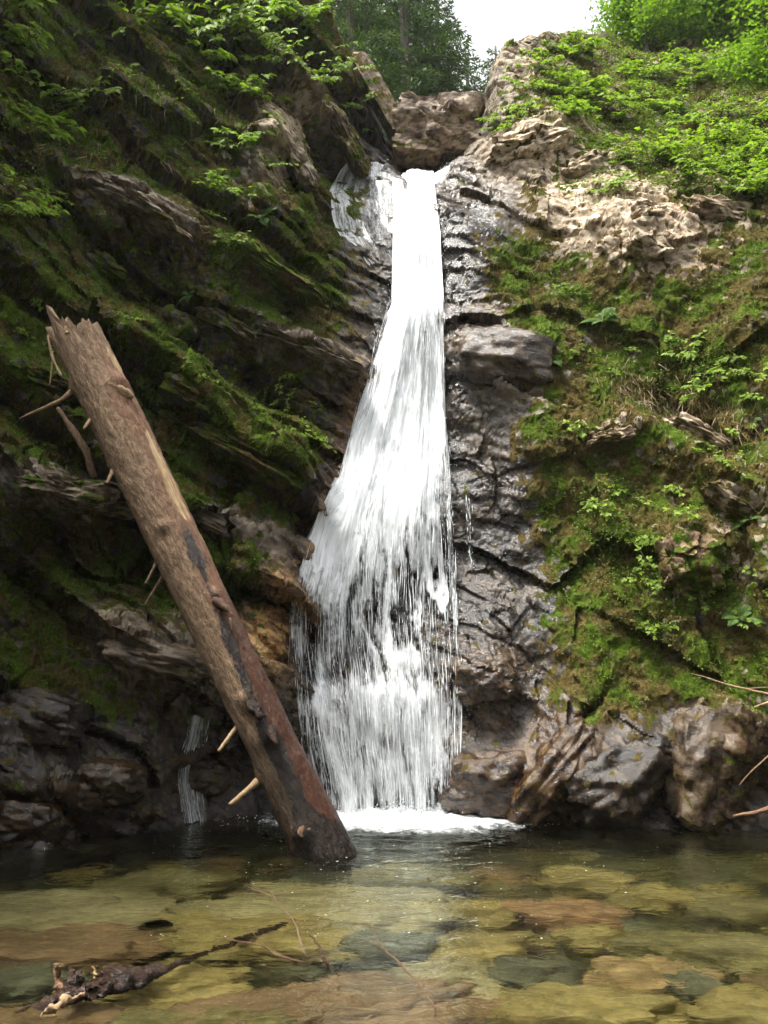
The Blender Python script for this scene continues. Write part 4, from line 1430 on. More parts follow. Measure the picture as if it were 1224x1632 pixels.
log_piece('bark_flake', [lp(272, 875), lp(283, 880, 0.03), lp(292, 884, 0.02)], [0.012, 0.02, 0.008], (0, 0.4, 0.3), None, 8, 0.5, 15)
for i, (ax_, ay, bx, by, r0, tn) in enumerate([(96, 560, 88, 506, 0.05, (0.8, 0, 0.2)), (118, 556, 106, 508, 0.065, (0.7, 0, 0.3)), (136, 552, 131, 515, 0.05, (0, 0.3, 0.2)), (148, 560, 142, 528, 0.04, (0.3, 0, 0.1)), (90, 570, 76, 534, 0.03, (0.6, 0, 0.1)), (158, 585, 150, 540, 0.035, (0.2, 0, 0.1))]):
    t_, o_ = log_to(ax_, ay)
    log_piece('splinter', [log_pt(t_, o_, 0.80), (log_pt(t_, o_, 0.85) + near(bx, by, -0.1 if i < 3 else -0.15)) / 2, near(bx, by, -0.1 if i < 3 else -0.15)], [r0, r0 * 0.8, r0 * 0.3], tn, None, 9, 0.6, 20 + i)
log_piece('splinter', [near(76, 536, -0.2), near(84, 570, -0.2), near(98, 600, -0.24)], [0.008, 0.016, 0.010], (0.6, 0, 0.1), None, 6, 0.3, 30)
log_piece('splinter', [near(84, 560, -0.2), near(82, 590, -0.2), near(79, 614, -0.2)], [0.006, 0.008, 0.003], (0.6, 0, 0.1), None, 6, 0.3, 31)


# ------------------------------------------------------------------ driftwood and twigs
def twig(name, label, pix, radii, tn, cat='twig', group=None, forks=(), seed=0, depth=None):
    """pix: (px, py, height above water) or, with depth, (px, py, distance)"""
    pts = np.array([at_z(a, b, c) if depth is None else at(a, b, c) for a, b, c in pix])
    k = 8 * len(pts)
    q = np.linspace(0, len(pts) - 1, k)
    P = catmull(pts, q) + 0.012 * fbm(np.stack([q * 1.3, 0 * q + seed, 0 * q], -1), 2, seed)[:, None]
    parts = [tube(P, np.interp(q, np.linspace(0, len(pts) - 1, len(radii)), radii) * 0.95, 7, 0.25, seed)]
    for fp, fr in forks:
        f = np.array([at_z(a, b, c) if depth is None else at(a, b, c) for a, b, c in fp])
        qq = np.linspace(0, len(f) - 1, 12)
        parts.append(tube(catmull(f, qq), np.interp(qq, [0, len(f) - 1], fr), 6, 0.2, seed + 1))
    V, F = merge(parts)
    o0 = V[0].copy()
    n = len(V)
    o = obj(name, V - o0, F, LOG, None, True, {'tone': np.tile([[*tn, 1.0]], (n, 1)), 'axial': (V - o0)[:, [1, 2, 0]]})
    o.location = o0
    return tag(o, label, cat, group)


TG = 'thin twigs standing in the pool'
twig('twig', 'pale twig arching out of the water with a forked tip', [(490, 1540, -0.05), (480, 1505, 0.02), (466, 1465, 0.05), (430, 1428, 0.09), (388, 1410, 0.13)], [0.007, 0.006, 0.005, 0.004, 0.002], (0.15, 0.45, 0.4), 'twig', TG,
     [([(432, 1430, 0.09), (410, 1416, 0.14), (392, 1408, 0.15)], [0.003, 0.0015]), ([(428, 1427, 0.09), (400, 1424, 0.10), (372, 1425, 0.09)], [0.003, 0.0015]), ([(440, 1433, 0.09), (425, 1415, 0.13), (400, 1404, 0.16)], [0.003, 0.0015])], 1)
twig('twig', 'reddish twig lying low across the water behind the driftwood stem', [(345, 1496, 0.03), (400, 1503, 0.04), (450, 1524, 0.03), (500, 1540, -0.03)], [0.003, 0.005, 0.006, 0.006], (0.05, 0.55, 0.8), 'twig', TG,
     [([(430, 1515, 0.04), (410, 1495, 0.08), (395, 1475, 0.12)], [0.003, 0.0015])], 2)
twig('twig', 'short dark twig poking up right of the forked pale twig', [(528, 1556, -0.05), (518, 1530, 0.03), (506, 1505, 0.08), (494, 1490, 0.10)], [0.010, 0.009, 0.007, 0.003], (0.0, 0.8, 0.3), 'twig', TG,
     [([(516, 1524, 0.04), (530, 1545, 0.03), (548, 1562, -0.03)], [0.004, 0.002])], 3)
twig('twig', 'long curved reddish twig dipping into the water at bottom centre', [(585, 1470, 0.16), (615, 1515, 0.10), (660, 1560, 0.06), (690, 1600, 0.02), (692, 1632, -0.04)], [0.002, 0.004, 0.005, 0.006, 0.006], (0.05, 0.45, 0.6), 'twig', TG,
     [([(625, 1525, 0.09), (600, 1505, 0.10), (570, 1495, 0.12)], [0.003, 0.0015])], 4)
RG = 'dead branches over the right bank'
twig('dead_branch', 'thin grey dead branch reaching in from the right above the bank', [(1290, 1120, 8.1), (1224, 1106, 8.25), (1165, 1092, 8.4), (1102, 1073, 8.5)], [0.016, 0.013, 0.010, 0.003], (0.35, 0, 0.15), 'branch', RG, [([(1185, 1098, 8.35), (1210, 1096, 8.3), (1240, 1094, 8.2)], [0.006, 0.003])], 5, True)
twig('dead_branch', 'short pale broken branch end at the right edge', [(1290, 1105, 8.0), (1235, 1116, 8.1), (1202, 1127, 8.2)], [0.015, 0.014, 0.006], (0.7, 0, 0.1), 'branch', RG, (), 6, True)
twig('dead_branch', 'thin twig slanting up to the right edge above the waterline', [(1178, 1252, 8.0), (1205, 1222, 7.9), (1260, 1175, 7.8)], [0.004, 0.007, 0.010], (0.3, 0, 0.3), 'branch', RG, (), 7, True)
twig('dead_branch', 'thick reddish stick hanging just over the water at right', [(1168, 1301, 7.8), (1200, 1295, 7.7), (1240, 1284, 7.6), (1300, 1270, 7.4)], [0.010, 0.020, 0.026, 0.03], (0.1, 0.0, 1.0), 'branch', RG, (), 8, True)

# driftwood stem with its torn root end
drift = empty('driftwood_snag', tuple(at_z(130, 1580, 0)))
tag(drift, 'dark wet driftwood stem with a splintered root end at bottom left', 'driftwood')
dl = np.array(drift.location)


def drift_piece(name, pix, radii, tn, seed, nseg=12, noise=0.4, label=None):
    pts = np.array([at_z(a, b, c) for a, b, c in pix])
    q = np.linspace(0, len(pts) - 1, 10 * len(pts))
    P = catmull(pts, q)
    V, F = tube(P, np.interp(q, np.linspace(0, len(pts) - 1, len(radii)), radii), nseg, noise, seed)
    V = V + 0.016 * np.stack([fbm(V * 38 + 3.1 * a, 3, seed + a, 0.6) for a in range(3)], 1) + 0.02 * np.stack([fbm(V * 11 + 3.1 * a, 2, seed + 9 + a) for a in range(3)], 1)
    o = obj(name, V - dl, F, LOG, drift, True, {'tone': np.tile([[*tn, 1.0]], (len(V), 1)), 'axial': (V - dl)[:, [1, 2, 0]]})
    if label:
        o['label'] = label


drift_piece('stem', [(95, 1592, 0.02), (150, 1578, 0.03), (215, 1562, 0.02), (280, 1545, -0.03), (350, 1528, -0.09), (440, 1508, -0.16), (520, 1492, -0.22)], [0.030, 0.050, 0.036, 0.028, 0.028, 0.026, 0.02], (0.0, 0.97, 0.2), 41, 20, 1.3)
for i, (pix, rr, tn, lab) in enumerate([
    ([(100, 1578, 0.03), (92, 1556, 0.08), (84, 1538, 0.14)], [0.022, 0.016, 0.010], (0.3, 0.1, 0.9), 'reddish broken root stub'),
    ([(122, 1576, 0.03), (116, 1558, 0.09), (108, 1542, 0.12)], [0.036, 0.028, 0.008], (0, 0.9, 0.2), None),
    ([(128, 1572, 0.03), (124, 1560, 0.08), (126, 1550, 0.10)], [0.03, 0.018, 0.006], (0, 0.9, 0.2), None),
    ([(146, 1572, 0.03), (149, 1556, 0.08), (150, 1545, 0.11)], [0.020, 0.012, 0.006], (0.9, 0, 0.2), 'pale upright splinter'),
    ([(165, 1570, 0.03), (172, 1552, 0.08), (175, 1540, 0.10)], [0.042, 0.03, 0.008], (0, 0.9, 0.2), None),
    ([(182, 1566, 0.03), (188, 1556, 0.06), (196, 1560, 0.05)], [0.03, 0.025, 0.008], (0, 0.8, 0.3), None),
    ([(62, 1620, 0.01), (90, 1603, 0.05), (130, 1582, 0.06)], [0.008, 0.022, 0.016], (0.65, 0.05, 0.4), 'split pale root slanting to the bottom left'),
    ([(25, 1614, -0.01), (60, 1604, 0.02), (100, 1590, 0.03)], [0.006, 0.018, 0.03], (0, 0.9, 0.2), None),
    ([(110, 1598, -0.02), (125, 1600, -0.03), (118, 1612, -0.08)], [0.03, 0.02, 0.01], (0, 0.9, 0.2), None),
]):
    drift_piece('root_splinter', pix, [x * 0.8 for x in rr], tn, 50 + i, 9, 1.0, lab)

# ------------------------------------------------------------------ foliage
def make_leaf(name, c0, c1, c2, trans=0.45, scale=1.2):
    k = NT(name)
    P = k.pos()
    info = k.n('ShaderNodeObjectInfo')
    tint = k.attr('shade').outputs['Fac']
    f = k.math('ADD', k.math('MULTIPLY', tint, 0.75), k.math('MULTIPLY', info.outputs['Random'], 0.25))
    c = k.ramp(f, [(0.0, c0), (0.5, c1), (1.0, c2)])
    d = k.principled(c, 0.55, None, 0.25)
    t = k.n('ShaderNodeBsdfTranslucent')
    k.l(k.mix(1.0, c, (1.25, 1.35, 0.7), 'MULTIPLY'), t.inputs['Color'])
    m = k.n('ShaderNodeMixShader')
    m.inputs[0].default_value = trans
    k.l(d, m.inputs[1])
    k.l(t.outputs[0], m.inputs[2])
    return k.done(m.outputs[0])


def make_stem():
    k = NT('green_stem')
    n = k.noise(k.pos(), 30.0, 3)
    return k.done(k.principled(k.ramp(n, [(0.3, (0.05, 0.045, 0.015)), (0.7, (0.14, 0.11, 0.04))]), 0.7))


def make_trunk():
    k = NT('forest_bark')
    n = k.noise(k.mapping(k.pos(), (6, 6, 1.2)), 2.0, 5, 0.65)
    return k.done(k.principled(k.ramp(n, [(0.3, (0.03, 0.024, 0.018)), (0.7, (0.13, 0.105, 0.08))]), 0.9, k.bump(n, 0.8, 0.05)))


LEAF = make_leaf('lime_leaf', (0.085, 0.14, 0.012), (0.16, 0.25, 0.022), (0.26, 0.37, 0.035))
FERN = make_leaf('fern_leaf', (0.040, 0.085, 0.014), (0.075, 0.15, 0.022), (0.13, 0.23, 0.035), 0.35)
HERB = make_leaf('ground_cover_leaf', (0.050, 0.085, 0.012), (0.115, 0.170, 0.020), (0.22, 0.29, 0.04), 0.4)
MOSSL = make_leaf('moss_tuft', (0.030, 0.030, 0.006), (0.085, 0.095, 0.014), (0.16, 0.20, 0.025), 0.25)
DRY = make_leaf('dry_strand', (0.10, 0.07, 0.035), (0.20, 0.145, 0.075), (0.30, 0.23, 0.13), 0.2)
NEEDLE = make_leaf('conifer_needles', (0.022, 0.042, 0.014), (0.042, 0.075, 0.022), (0.075, 0.12, 0.03), 0.3)
TREELEAF = make_leaf('tree_leaf', (0.06, 0.11, 0.012), (0.115, 0.205, 0.018), (0.20, 0.31, 0.03), 0.5)
STEM, TRUNK = make_stem(), make_trunk()

# leaf template: pointed oval, folded a little along the rib, tip at +y
LV = np.array([[0, 0, 0], [0.26, 0.32, 0.07], [0.20, 0.68, 0.05], [0, 1.0, -0.10], [-0.20, 0.68, 0.05], [-0.26, 0.32, 0.07], [0, 0.36, 0.0], [0, 0.70, -0.02]])
LF = np.array([[0, 1, 6, 6], [1, 2, 7, 6], [2, 3, 7, 7], [0, 6, 5, 5], [6, 7, 4, 5], [7, 3, 4, 4]])
LT3 = np.array([[0, 1, 6], [1, 2, 7], [1, 7, 6], [2, 3, 7], [0, 6, 5], [6, 7, 4], [6, 4, 5], [7, 3, 4]])
SV = np.array([[0, 0, 0], [0.30, 0.45, 0.06], [0, 1.0, -0.06], [-0.30, 0.45, 0.06]])
SF = np.array([[0, 1, 2], [0, 2, 3]])


def leaf_frames(direction, up, size, roll):
    y = direction / (np.linalg.norm(direction, axis=1)[:, None] + 1e-9)
    x = np.cross(y, up)
    x /= np.linalg.norm(x, axis=1)[:, None] + 1e-9
    z = np.cross(x, y)
    c, s = np.cos(roll)[:, None], np.sin(roll)[:, None]
    X, Zz = x * c + z * s, -x * s + z * c
    return np.stack([X, y, Zz], 2) * size[:, None, None]


def leafy_plant_meshes(seed, nst, height, leaf, spread=0.8, leafs_per=9):
    """arching stems with leaves in threes; origin at the root"""
    rg = np.random.default_rng(seed)
    st, L, Dv, S = [], [], [], []
    for i in range(nst):
        az = rg.random() * 6.28
        el = rg.uniform(0.35, 1.2) if spread > 0.5 else rg.uniform(0.9, 1.4)
        d = np.array([math.cos(az) * math.cos(el), math.sin(az) * math.cos(el), math.sin(el)])
        ln = height * rg.uniform(0.6, 1.1)
        q = np.linspace(0, 1, 8)[:, None]
        P = d * q * ln + np.array([d[0], d[1], -0.5]) * (q ** 2) * ln * 0.45
        st.append(tube(P, np.linspace(0.006, 0.002, 8) * height / 0.5, 4, 0, 0, False))
        for j in range(leafs_per):
            f = rg.uniform(0.3, 1.0) if j else 1.0
            b = np.array([np.interp(f, q[:, 0], P[:, k]) for k in range(3)])
            a2 = rg.random() * 6.28
            base = b + 0.35 * leaf * np.array([math.cos(a2), math.sin(a2), 0.2])
            for m in (-0.9, 0, 0.9):
                aa = a2 + m
                Dv.append([math.cos(aa), math.sin(aa), rg.uniform(-0.45, 0.15)])
                L.append(base)
                S.append(leaf * (1.0 if m == 0 else 0.8) * rg.uniform(0.7, 1.15))
    L, Dv, S = np.array(L), np.array(Dv), np.array(S)
    n = len(L)
    up = np.tile([[0, 0, 1.0]], (n, 1)) + rg.normal(0, 0.25, (n, 3))
    V, F = scatter(LV, LT3, leaf_frames(Dv, up, S, rg.normal(0, 0.3, n)), L)
    sh = np.repeat(np.clip(rg.normal(0.5, 0.22, n), 0, 1), len(LV))
    Vs, Fs = merge(st)
    return mesh_data('foliage', V, F, LEAF, True, {'shade': sh}), mesh_data('stem', Vs, Fs, STEM)


def fern_meshes(seed, nfr, length, droop=0.55):
    rg = np.random.default_rng(seed)
    st, L, Dv, S, U = [], [], [], [], []
    for i in range(nfr):
        az = i / nfr * 6.28 + rg.normal(0, 0.3)
        el = rg.uniform(0.5, 1.1)
        h = np.array([math.cos(az), math.sin(az), 0])
        ln = length * rg.uniform(0.7, 1.1)
        q = np.linspace(0, 1, 22)
        P = h * (q * math.cos(el) * ln)[:, None] + np.array([0, 0, 1]) * ((q * math.sin(el) - droop * q ** 2.2) * ln)[:, None]
        st.append(tube(P, np.linspace(0.005, 0.0015, 22), 4, 0, 0, False))
        T = np.gradient(P, axis=0)
        T /= np.linalg.norm(T, axis=1)[:, None]
        sd = np.cross(T, [0, 0, 1.0])
        sd /= np.linalg.norm(sd, axis=1)[:, None] + 1e-9
        upv = np.cross(sd, T)
        for j in range(3, 22):
            w = math.sin(math.pi * min(1, (j / 21) ** 0.7 * 0.96 + 0.03))
            for sgn in (-1, 1):
                Dv.append(sd[j] * sgn + T[j] * 0.45 - upv[j] * 0.15)
                L.append(P[j])
                U.append(upv[j])
                S.append(0.26 * ln * (0.15 + 0.85 * w))
    L, Dv, S, U = map(np.array, (L, Dv, S, U))
    V, F = scatter(SV * np.array([0.55, 1, 1]), SF, leaf_frames(Dv, U, S, 0 * S), L)
    sh = np.repeat(np.clip(rg.normal(0.5, 0.2, len(L)), 0, 1), len(SV))
    Vs, Fs = merge(st)
    return mesh_data('foliage', V, F, FERN, True, {'shade': sh}), mesh_data('stem', Vs, Fs, STEM)


LP = [leafy_plant_meshes(700 + i, 6 + i % 3, 0.46, 0.078 + 0.012 * i) for i in range(5)]
LPS = [leafy_plant_meshes(720 + i, 4, 0.22, 0.055, 0.8, 6) for i in range(4)]
FP = [fern_meshes(740 + i, 8 + i, 0.48) for i in range(3)]


def plant(kind, px, py, scale, label, cat, group, seed, lean=0.5):
    """root a plant where the rock shows at this pixel"""
    p, nrm, k = rock_at(px, py)
    fm, sm = {'leafy': LP, 'small': LPS, 'fern': FP}[kind][seed % len({'leafy': LP, 'small': LPS, 'fern': FP}[kind])]
    e = empty({'leafy': 'leafy_plant', 'small': 'seedling', 'fern': 'fern'}[kind], tuple(p - nrm * 0.02))
    up = Vector(nrm) * lean + Vector((0, -0.15, 1 - lean * 0.5))
    e.rotation_euler = (up.to_track_quat('Z', 'Y').to_matrix() @ Matrix.Rotation(seed * 2.399, 3, 'Z')).to_euler()
    e.scale = (scale,) * 3
    tag(e, label, cat, group)
    for nm, me in (('foliage', fm), ('stem', sm)):
        c = link(bpy.data.objects.new(nm, me), e)
        if nm == 'foliage':
            c['kind'] = 'stuff'
    return e


GL = 'leafy plants hanging on the left wall'
left_plants = [
    ('leafy', 10, 80, 1.5, 'large leafy plant with lime leaves at the left edge, highest of them'),
    ('leafy', 22, 130, 1.2, 'leafy plant at the left edge just under the highest one'),
    ('leafy', 150, 150, 0.9, 'lime leafed plant standing alone on the dark wall near the left edge'),
    ('leafy', 128, 175, 0.8, 'leafy spray directly under the lone lime plant on the dark wall'),
    ('leafy', 60, 215, 1.0, 'leafy plant beside the pale grey ledge, upper left'),
    ('leafy', 20, 275, 1.1, 'leafy plant at the left edge above the mossy step'),
    ('leafy', 95, 195, 0.8, 'small lime plant between two leafy sprays on the left wall'),
    ('leafy', 15, 345, 0.8, 'low leafy plant at the left edge under the mossy step'),
    ('leafy', 285, 25, 1.2, 'lime leafed bush hanging from the top left rim'),
    ('leafy', 230, 40, 1.0, 'leafy plant left of the bush on the top left rim'),
    ('leafy', 335, 50, 1.4, 'broad leafy bush on the left wall below the top edge'),
    ('leafy', 320, 95, 1.1, 'leafy clump below the broad bush on the left wall'),
    ('leafy', 372, 42, 1.2, 'leafy clump right of the broad bush near the top'),
    ('leafy', 440, 20, 1.2, 'bright lime plant on the left crest at the top edge'),
    ('leafy', 462, 60, 1.2, 'bright lime plant on the crest beneath the top edge'),
    ('leafy', 490, 100, 1.1, 'bright lime plant halfway down the left crest'),
    ('leafy', 515, 135, 0.9, 'lowest bright lime plant on the left crest above the slab'),
    ('leafy', 360, 145, 0.9, 'lime spray over the pale tan rock of the left wall'),
    ('leafy', 400, 150, 0.9, 'leafy spray right of the lime spray over the tan rock'),
    ('leafy', 380, 235, 0.8, 'dull green plant at the left side of the tan rock face'),
    ('leafy', 415, 265, 0.7, 'small plant rooted in the lower tan rock face'),
    ('leafy', 575, 175, 0.7, 'small lime plant in front of the leaning dark slab'),
    ('leafy', 550, 118, 0.7, 'plant on the crest just left of the leaning slab'),
    ('leafy', 345, 300, 0.7, 'plant on the ledge right of the grey slab'),
    ('leafy', 0, 30, 1.5, 'big leafy spray in the upper left corner'),
    ('leafy', 255, 5, 1.2, 'lime plant touching the top edge left of the bush'),
    ('leafy', 5, 190, 1.3, 'leafy plant at the left edge level with the lone lime plant'),
    ('leafy', 40, 100, 1.2, 'leafy plant just right of the highest one at the left edge'),
    ('leafy', 410, 70, 1.1, 'leafy plant between the broad bush and the crest'),
    ('leafy', 300, 65, 1.1, 'leafy plant at the left end of the broad bush'),
    ('leafy', 350, 15, 1.2, 'leafy plant above the broad bush at the top edge'),
    ('leafy', 450, 105, 0.9, 'leafy plant on the dark rock just left of the crest'),
    ('leafy', 180, 60, 0.9, 'leafy plant in the dark hollow near the top left'),
    ('leafy', 400, 20, 1.2, 'leafy plant at the top edge between bush and crest'),
    ('leafy', 480, 30, 1.1, 'bright plant on the crest line at the top edge'),
    ('leafy', 35, 310, 0.9, 'leafy plant over the mossy step at far left'),
]
for i, (kd, px, py, sc, lab) in enumerate(left_plants):
    plant(kd, px, py, sc * 1.4, lab, 'plant', GL, i)
ferns = [
    (418, 352, 0.85, 'bright fern on the dark left wall beside the waterfall'), (402, 108, 0.8, 'tall fern frond group under the top left bush'),
    (960, 515, 0.9, 'fern with raised fronds on the right mossy wall'), (1190, 832, 0.7, 'fern on the right edge above the mossy crack'),
    (1178, 985, 0.7, 'fern near the right edge over the lower moss bank'), (590, 205, 0.6, 'small fern under the leaning slab by the boulder'),
    (300, 470, 0.6, 'dim fern on the left wall above the dark hollow'), (1075, 175, 1.1, 'fern in the thick greenery of the upper right slope'), (885, 580, 0.5, 'tiny fern right of the glinting wet rock'),
]
for i, (px, py, sc, lab) in enumerate(ferns):
    plant('fern', px, py, sc, lab, 'fern', 'ferns on the rock walls', i)
seed_l = [(130, 362), (165, 335), (300, 592), (330, 600), (425, 618), (445, 598), (480, 690), (412, 655), (240, 480), (205, 505), (350, 395), (385, 310), (460, 640), (500, 700), (60, 480), (30, 430), (95, 560), (120, 640), (465, 300), (220, 400),
          (440, 690), (320, 330), (280, 250), (190, 215), (520, 655), (60, 330), (450, 200), (500, 250), (150, 250), (370, 380), (20, 530), (360, 590)]
for i, (px, py) in enumerate(seed_l):
    plant('small', px, py, random.uniform(0.7, 1.25), 'small green seedling clinging to the shaded left wall', 'seedling', 'seedlings on the left wall', i, 0.7)
seed_r = [(1090, 560), (1110, 590), (1130, 620), (1075, 545), (1215, 590), (1145, 570), (970, 590), (890, 460), (905, 470), (1000, 780), (975, 830), (1060, 930), (1100, 945), (1010, 860), (1060, 780), (1130, 720), (1170, 745), (1210, 930), (940, 700), (1040, 1000),
          (985, 300), (970, 290), (1180, 640), (1200, 690), (880, 530), (1160, 900), (1110, 830), (950, 800), (1000, 920), (1150, 985), (1080, 640), (930, 560), (1020, 560)]
for i, (px, py) in enumerate(seed_r):
    plant('small', px, py, random.uniform(0.8, 1.5), 'small green seedling rooted in moss on the sunny right wall', 'seedling', 'seedlings on the right wall', i, 0.7)
mid_r = [(1095, 575, 0.8, 'leafy plant in the middle of the right wall below the pale blocks'), (1125, 610, 0.8, 'leafy plant just below another on the right wall'), (1212, 600, 0.9, 'lime leafy plant at the right edge, mid height'),
         (860, 105, 1.2, 'young bright bush on the bare rock crest right of the notch'), (840, 140, 0.9, 'leafy plant under the bright bush on the right crest'), (830, 180, 0.9, 'leafy plant where the right crest meets the boulder notch'),
         (905, 185, 0.9, 'leafy plant on the tan slab edge of the right crest'), (930, 180, 0.9, 'leafy plant beside the tan slab, right of another'), (800, 205, 0.8, 'leafy plant hanging over the notch right of the boulder'),
         (970, 300, 0.8, 'leafy tuft in the cleft between the pale blocks'), (780, 195, 0.7, 'small leafy plant nearest to the boulder on its right')]
for i, (px, py, sc, lab) in enumerate(mid_r):
    plant('leafy', px, py, sc, lab, 'plant', 'leafy plants on the right wall', i + 3)
rg = np.random.default_rng(77)
cnt = 0
while cnt < 80:
    px, py = rg.uniform(880, 1300), rg.uniform(70, 325)
    if py > 215 + (px - 880) * 0.30 or py < 75:
        continue
    plant('leafy', px, py, rg.uniform(0.7, 1.4), 'lime green leafy plant in the thick undergrowth on the upper right slope', 'plant', 'undergrowth plants on the right slope', cnt, 0.4)
    cnt += 1

# ---- carpets nobody could count: small leaves, moss tufts, dry roots
flatM, flatPX, flatPY = MOSS.ravel(), PX.ravel(), PY.ravel()
infr = (flatPX > -200) & (flatPX < 1420) & (flatPY < 1300)
nh = fbm(CL * 1.1, 3, 801).ravel()
nh2 = fbm(CL * 3.5, 2, 802).ravel()


def pick(weight, n, seed):
    w = np.clip(weight, 0, None) * infr
    w = w / w.sum()
    rg = np.random.default_rng(seed)
    return rg.choice(len(w), n, p=w), rg


def paintf(items):
    return paint(items).ravel()


slope_r = (sstep(330, 250, PY - (PX - 900) * 0.22) * sstep(860, 930, PX) * (1 - sstep(13.2, 13.9, TS))).ravel()
herb_w = slope_r * (0.05 + sstep(-0.10, 0.30, nh + 0.4 * nh2)) * 2.0 + paintf([(970, 830, 40, 110, 0, 0.9), (1080, 935, 110, 20, 10, 0.8), (1100, 580, 80, 60, 0, 0.9), (890, 465, 60, 40, 0, 0.4), (980, 300, 25, 60, 0, 0.8), (1180, 600, 60, 90, 0, 0.4),
                   (470, 60, 60, 40, 45, 1.0), (330, 70, 110, 50, 0, 0.9), (150, 160, 110, 60, 0, 0.25), (20, 250, 60, 160, 0, 0.5), (480, 660, 50, 50, 0, 0.3), (440, 430, 90, 20, 32, 0.3), (850, 150, 50, 60, 0, 0.7), (1150, 450, 90, 120, 0, 0.12), (1150, 1000, 90, 70, 0, 0.35)]) * sstep(-0.1, 0.3, nh + 0.5 * nh2) \
    + 0.10 * (LEFT * sstep(0.3, 0.6, MOSS)).ravel() * sstep(0.1, 0.5, nh2) + 0.16 * (RIGHT * sstep(0.4, 0.7, MOSS)).ravel() * sstep(0.0, 0.4, nh2)
ix, rg = pick(herb_w, 52000, 5)
nr = CNSf[ix]
up = np.array([0, -0.25, 0.9]) + 0.5 * nr + rg.normal(0, 0.45, (len(ix), 3))
size = rg.uniform(0.018, 0.045, len(ix)) * np.where(flatPY[ix] < 330, 1.35, 0.85)
M = frames(up, rg.random(len(ix)) * 6.28, size)
V, F = scatter(SV, SF, M, CLf[ix] + nr * rg.uniform(0.01, 0.09, len(ix))[:, None])
cover = tag(obj('ground_cover', V, F, HERB, None, True, {'shade': np.repeat(np.clip(rg.normal(0.5, 0.25, len(ix)), 0, 1), 4)}), 'low carpet of small green leaves over the rock walls', 'ground cover', kind='stuff')

BV = np.array([[-0.13, 0, 0], [0.13, 0, 0], [0.0, 1.0, 0.0]])
BF = np.array([[0, 1, 2]])
moss_w = sstep(0.42, 0.8, MOSS).ravel() * (0.3 + sstep(-0.3, 0.3, nh2)) * sstep(1300, 1180, flatPY) * (1 - 0.5 * sstep(12.2, 13.0, TS.ravel()))
ix, rg = pick(moss_w, 200000, 6)
nr = CNSf[ix]
d = nr * 0.6 + np.array([0, -0.1, -0.25]) + rg.normal(0, 0.55, (len(ix), 3))
sz = rg.uniform(0.014, 0.060, len(ix))
M = leaf_frames(d, rg.normal(0, 1, (len(ix), 3)), sz, 0 * sz)
V, F = scatter(BV, BF, M, CLf[ix] - nr * 0.004)
moss = tag(obj('moss', V, F, MOSSL, None, False, {'shade': np.repeat(np.clip(0.25 + 0.5 * GRAIN.reshape(-1, 3)[ix, 2] + rg.normal(0, 0.28, len(ix)), 0, 1), 3)}), 'fine moss tufts covering the rock walls', 'moss', kind='stuff')

dry_w = paintf([(1110, 640, 60, 40, 30, 1.0), (990, 600, 25, 50, 0, 0.8), (1060, 620, 60, 40, 0, 0.8), (470, 130, 20, 80, -20, 0.3), (1180, 690, 50, 40, 0, 0.5), (1000, 250, 200, 60, 0, 0.12), (150, 210, 100, 60, 0, 0.2), (420, 180, 60, 60, 0, 0.2)])
ix, rg = pick(dry_w, 2200, 8)
nr = CNSf[ix]
d = nr * 0.25 + np.array([0, -0.05, -0.9]) + rg.normal(0, 0.35, (len(ix), 3))
sz = rg.uniform(0.06, 0.26, len(ix))
M = leaf_frames(d, rg.normal(0, 1, (len(ix), 3)), sz, 0 * sz)
V, F = scatter(BV * np.array([0.22, 1, 1]), BF, M, CLf[ix] + nr * 0.03)
tag(obj('dry_roots', V, F, DRY, None, False, {'shade': np.repeat(rg.random(len(ix)), 3)}), 'dry hanging roots and dead grass on the walls', 'dry grass', kind='stuff')


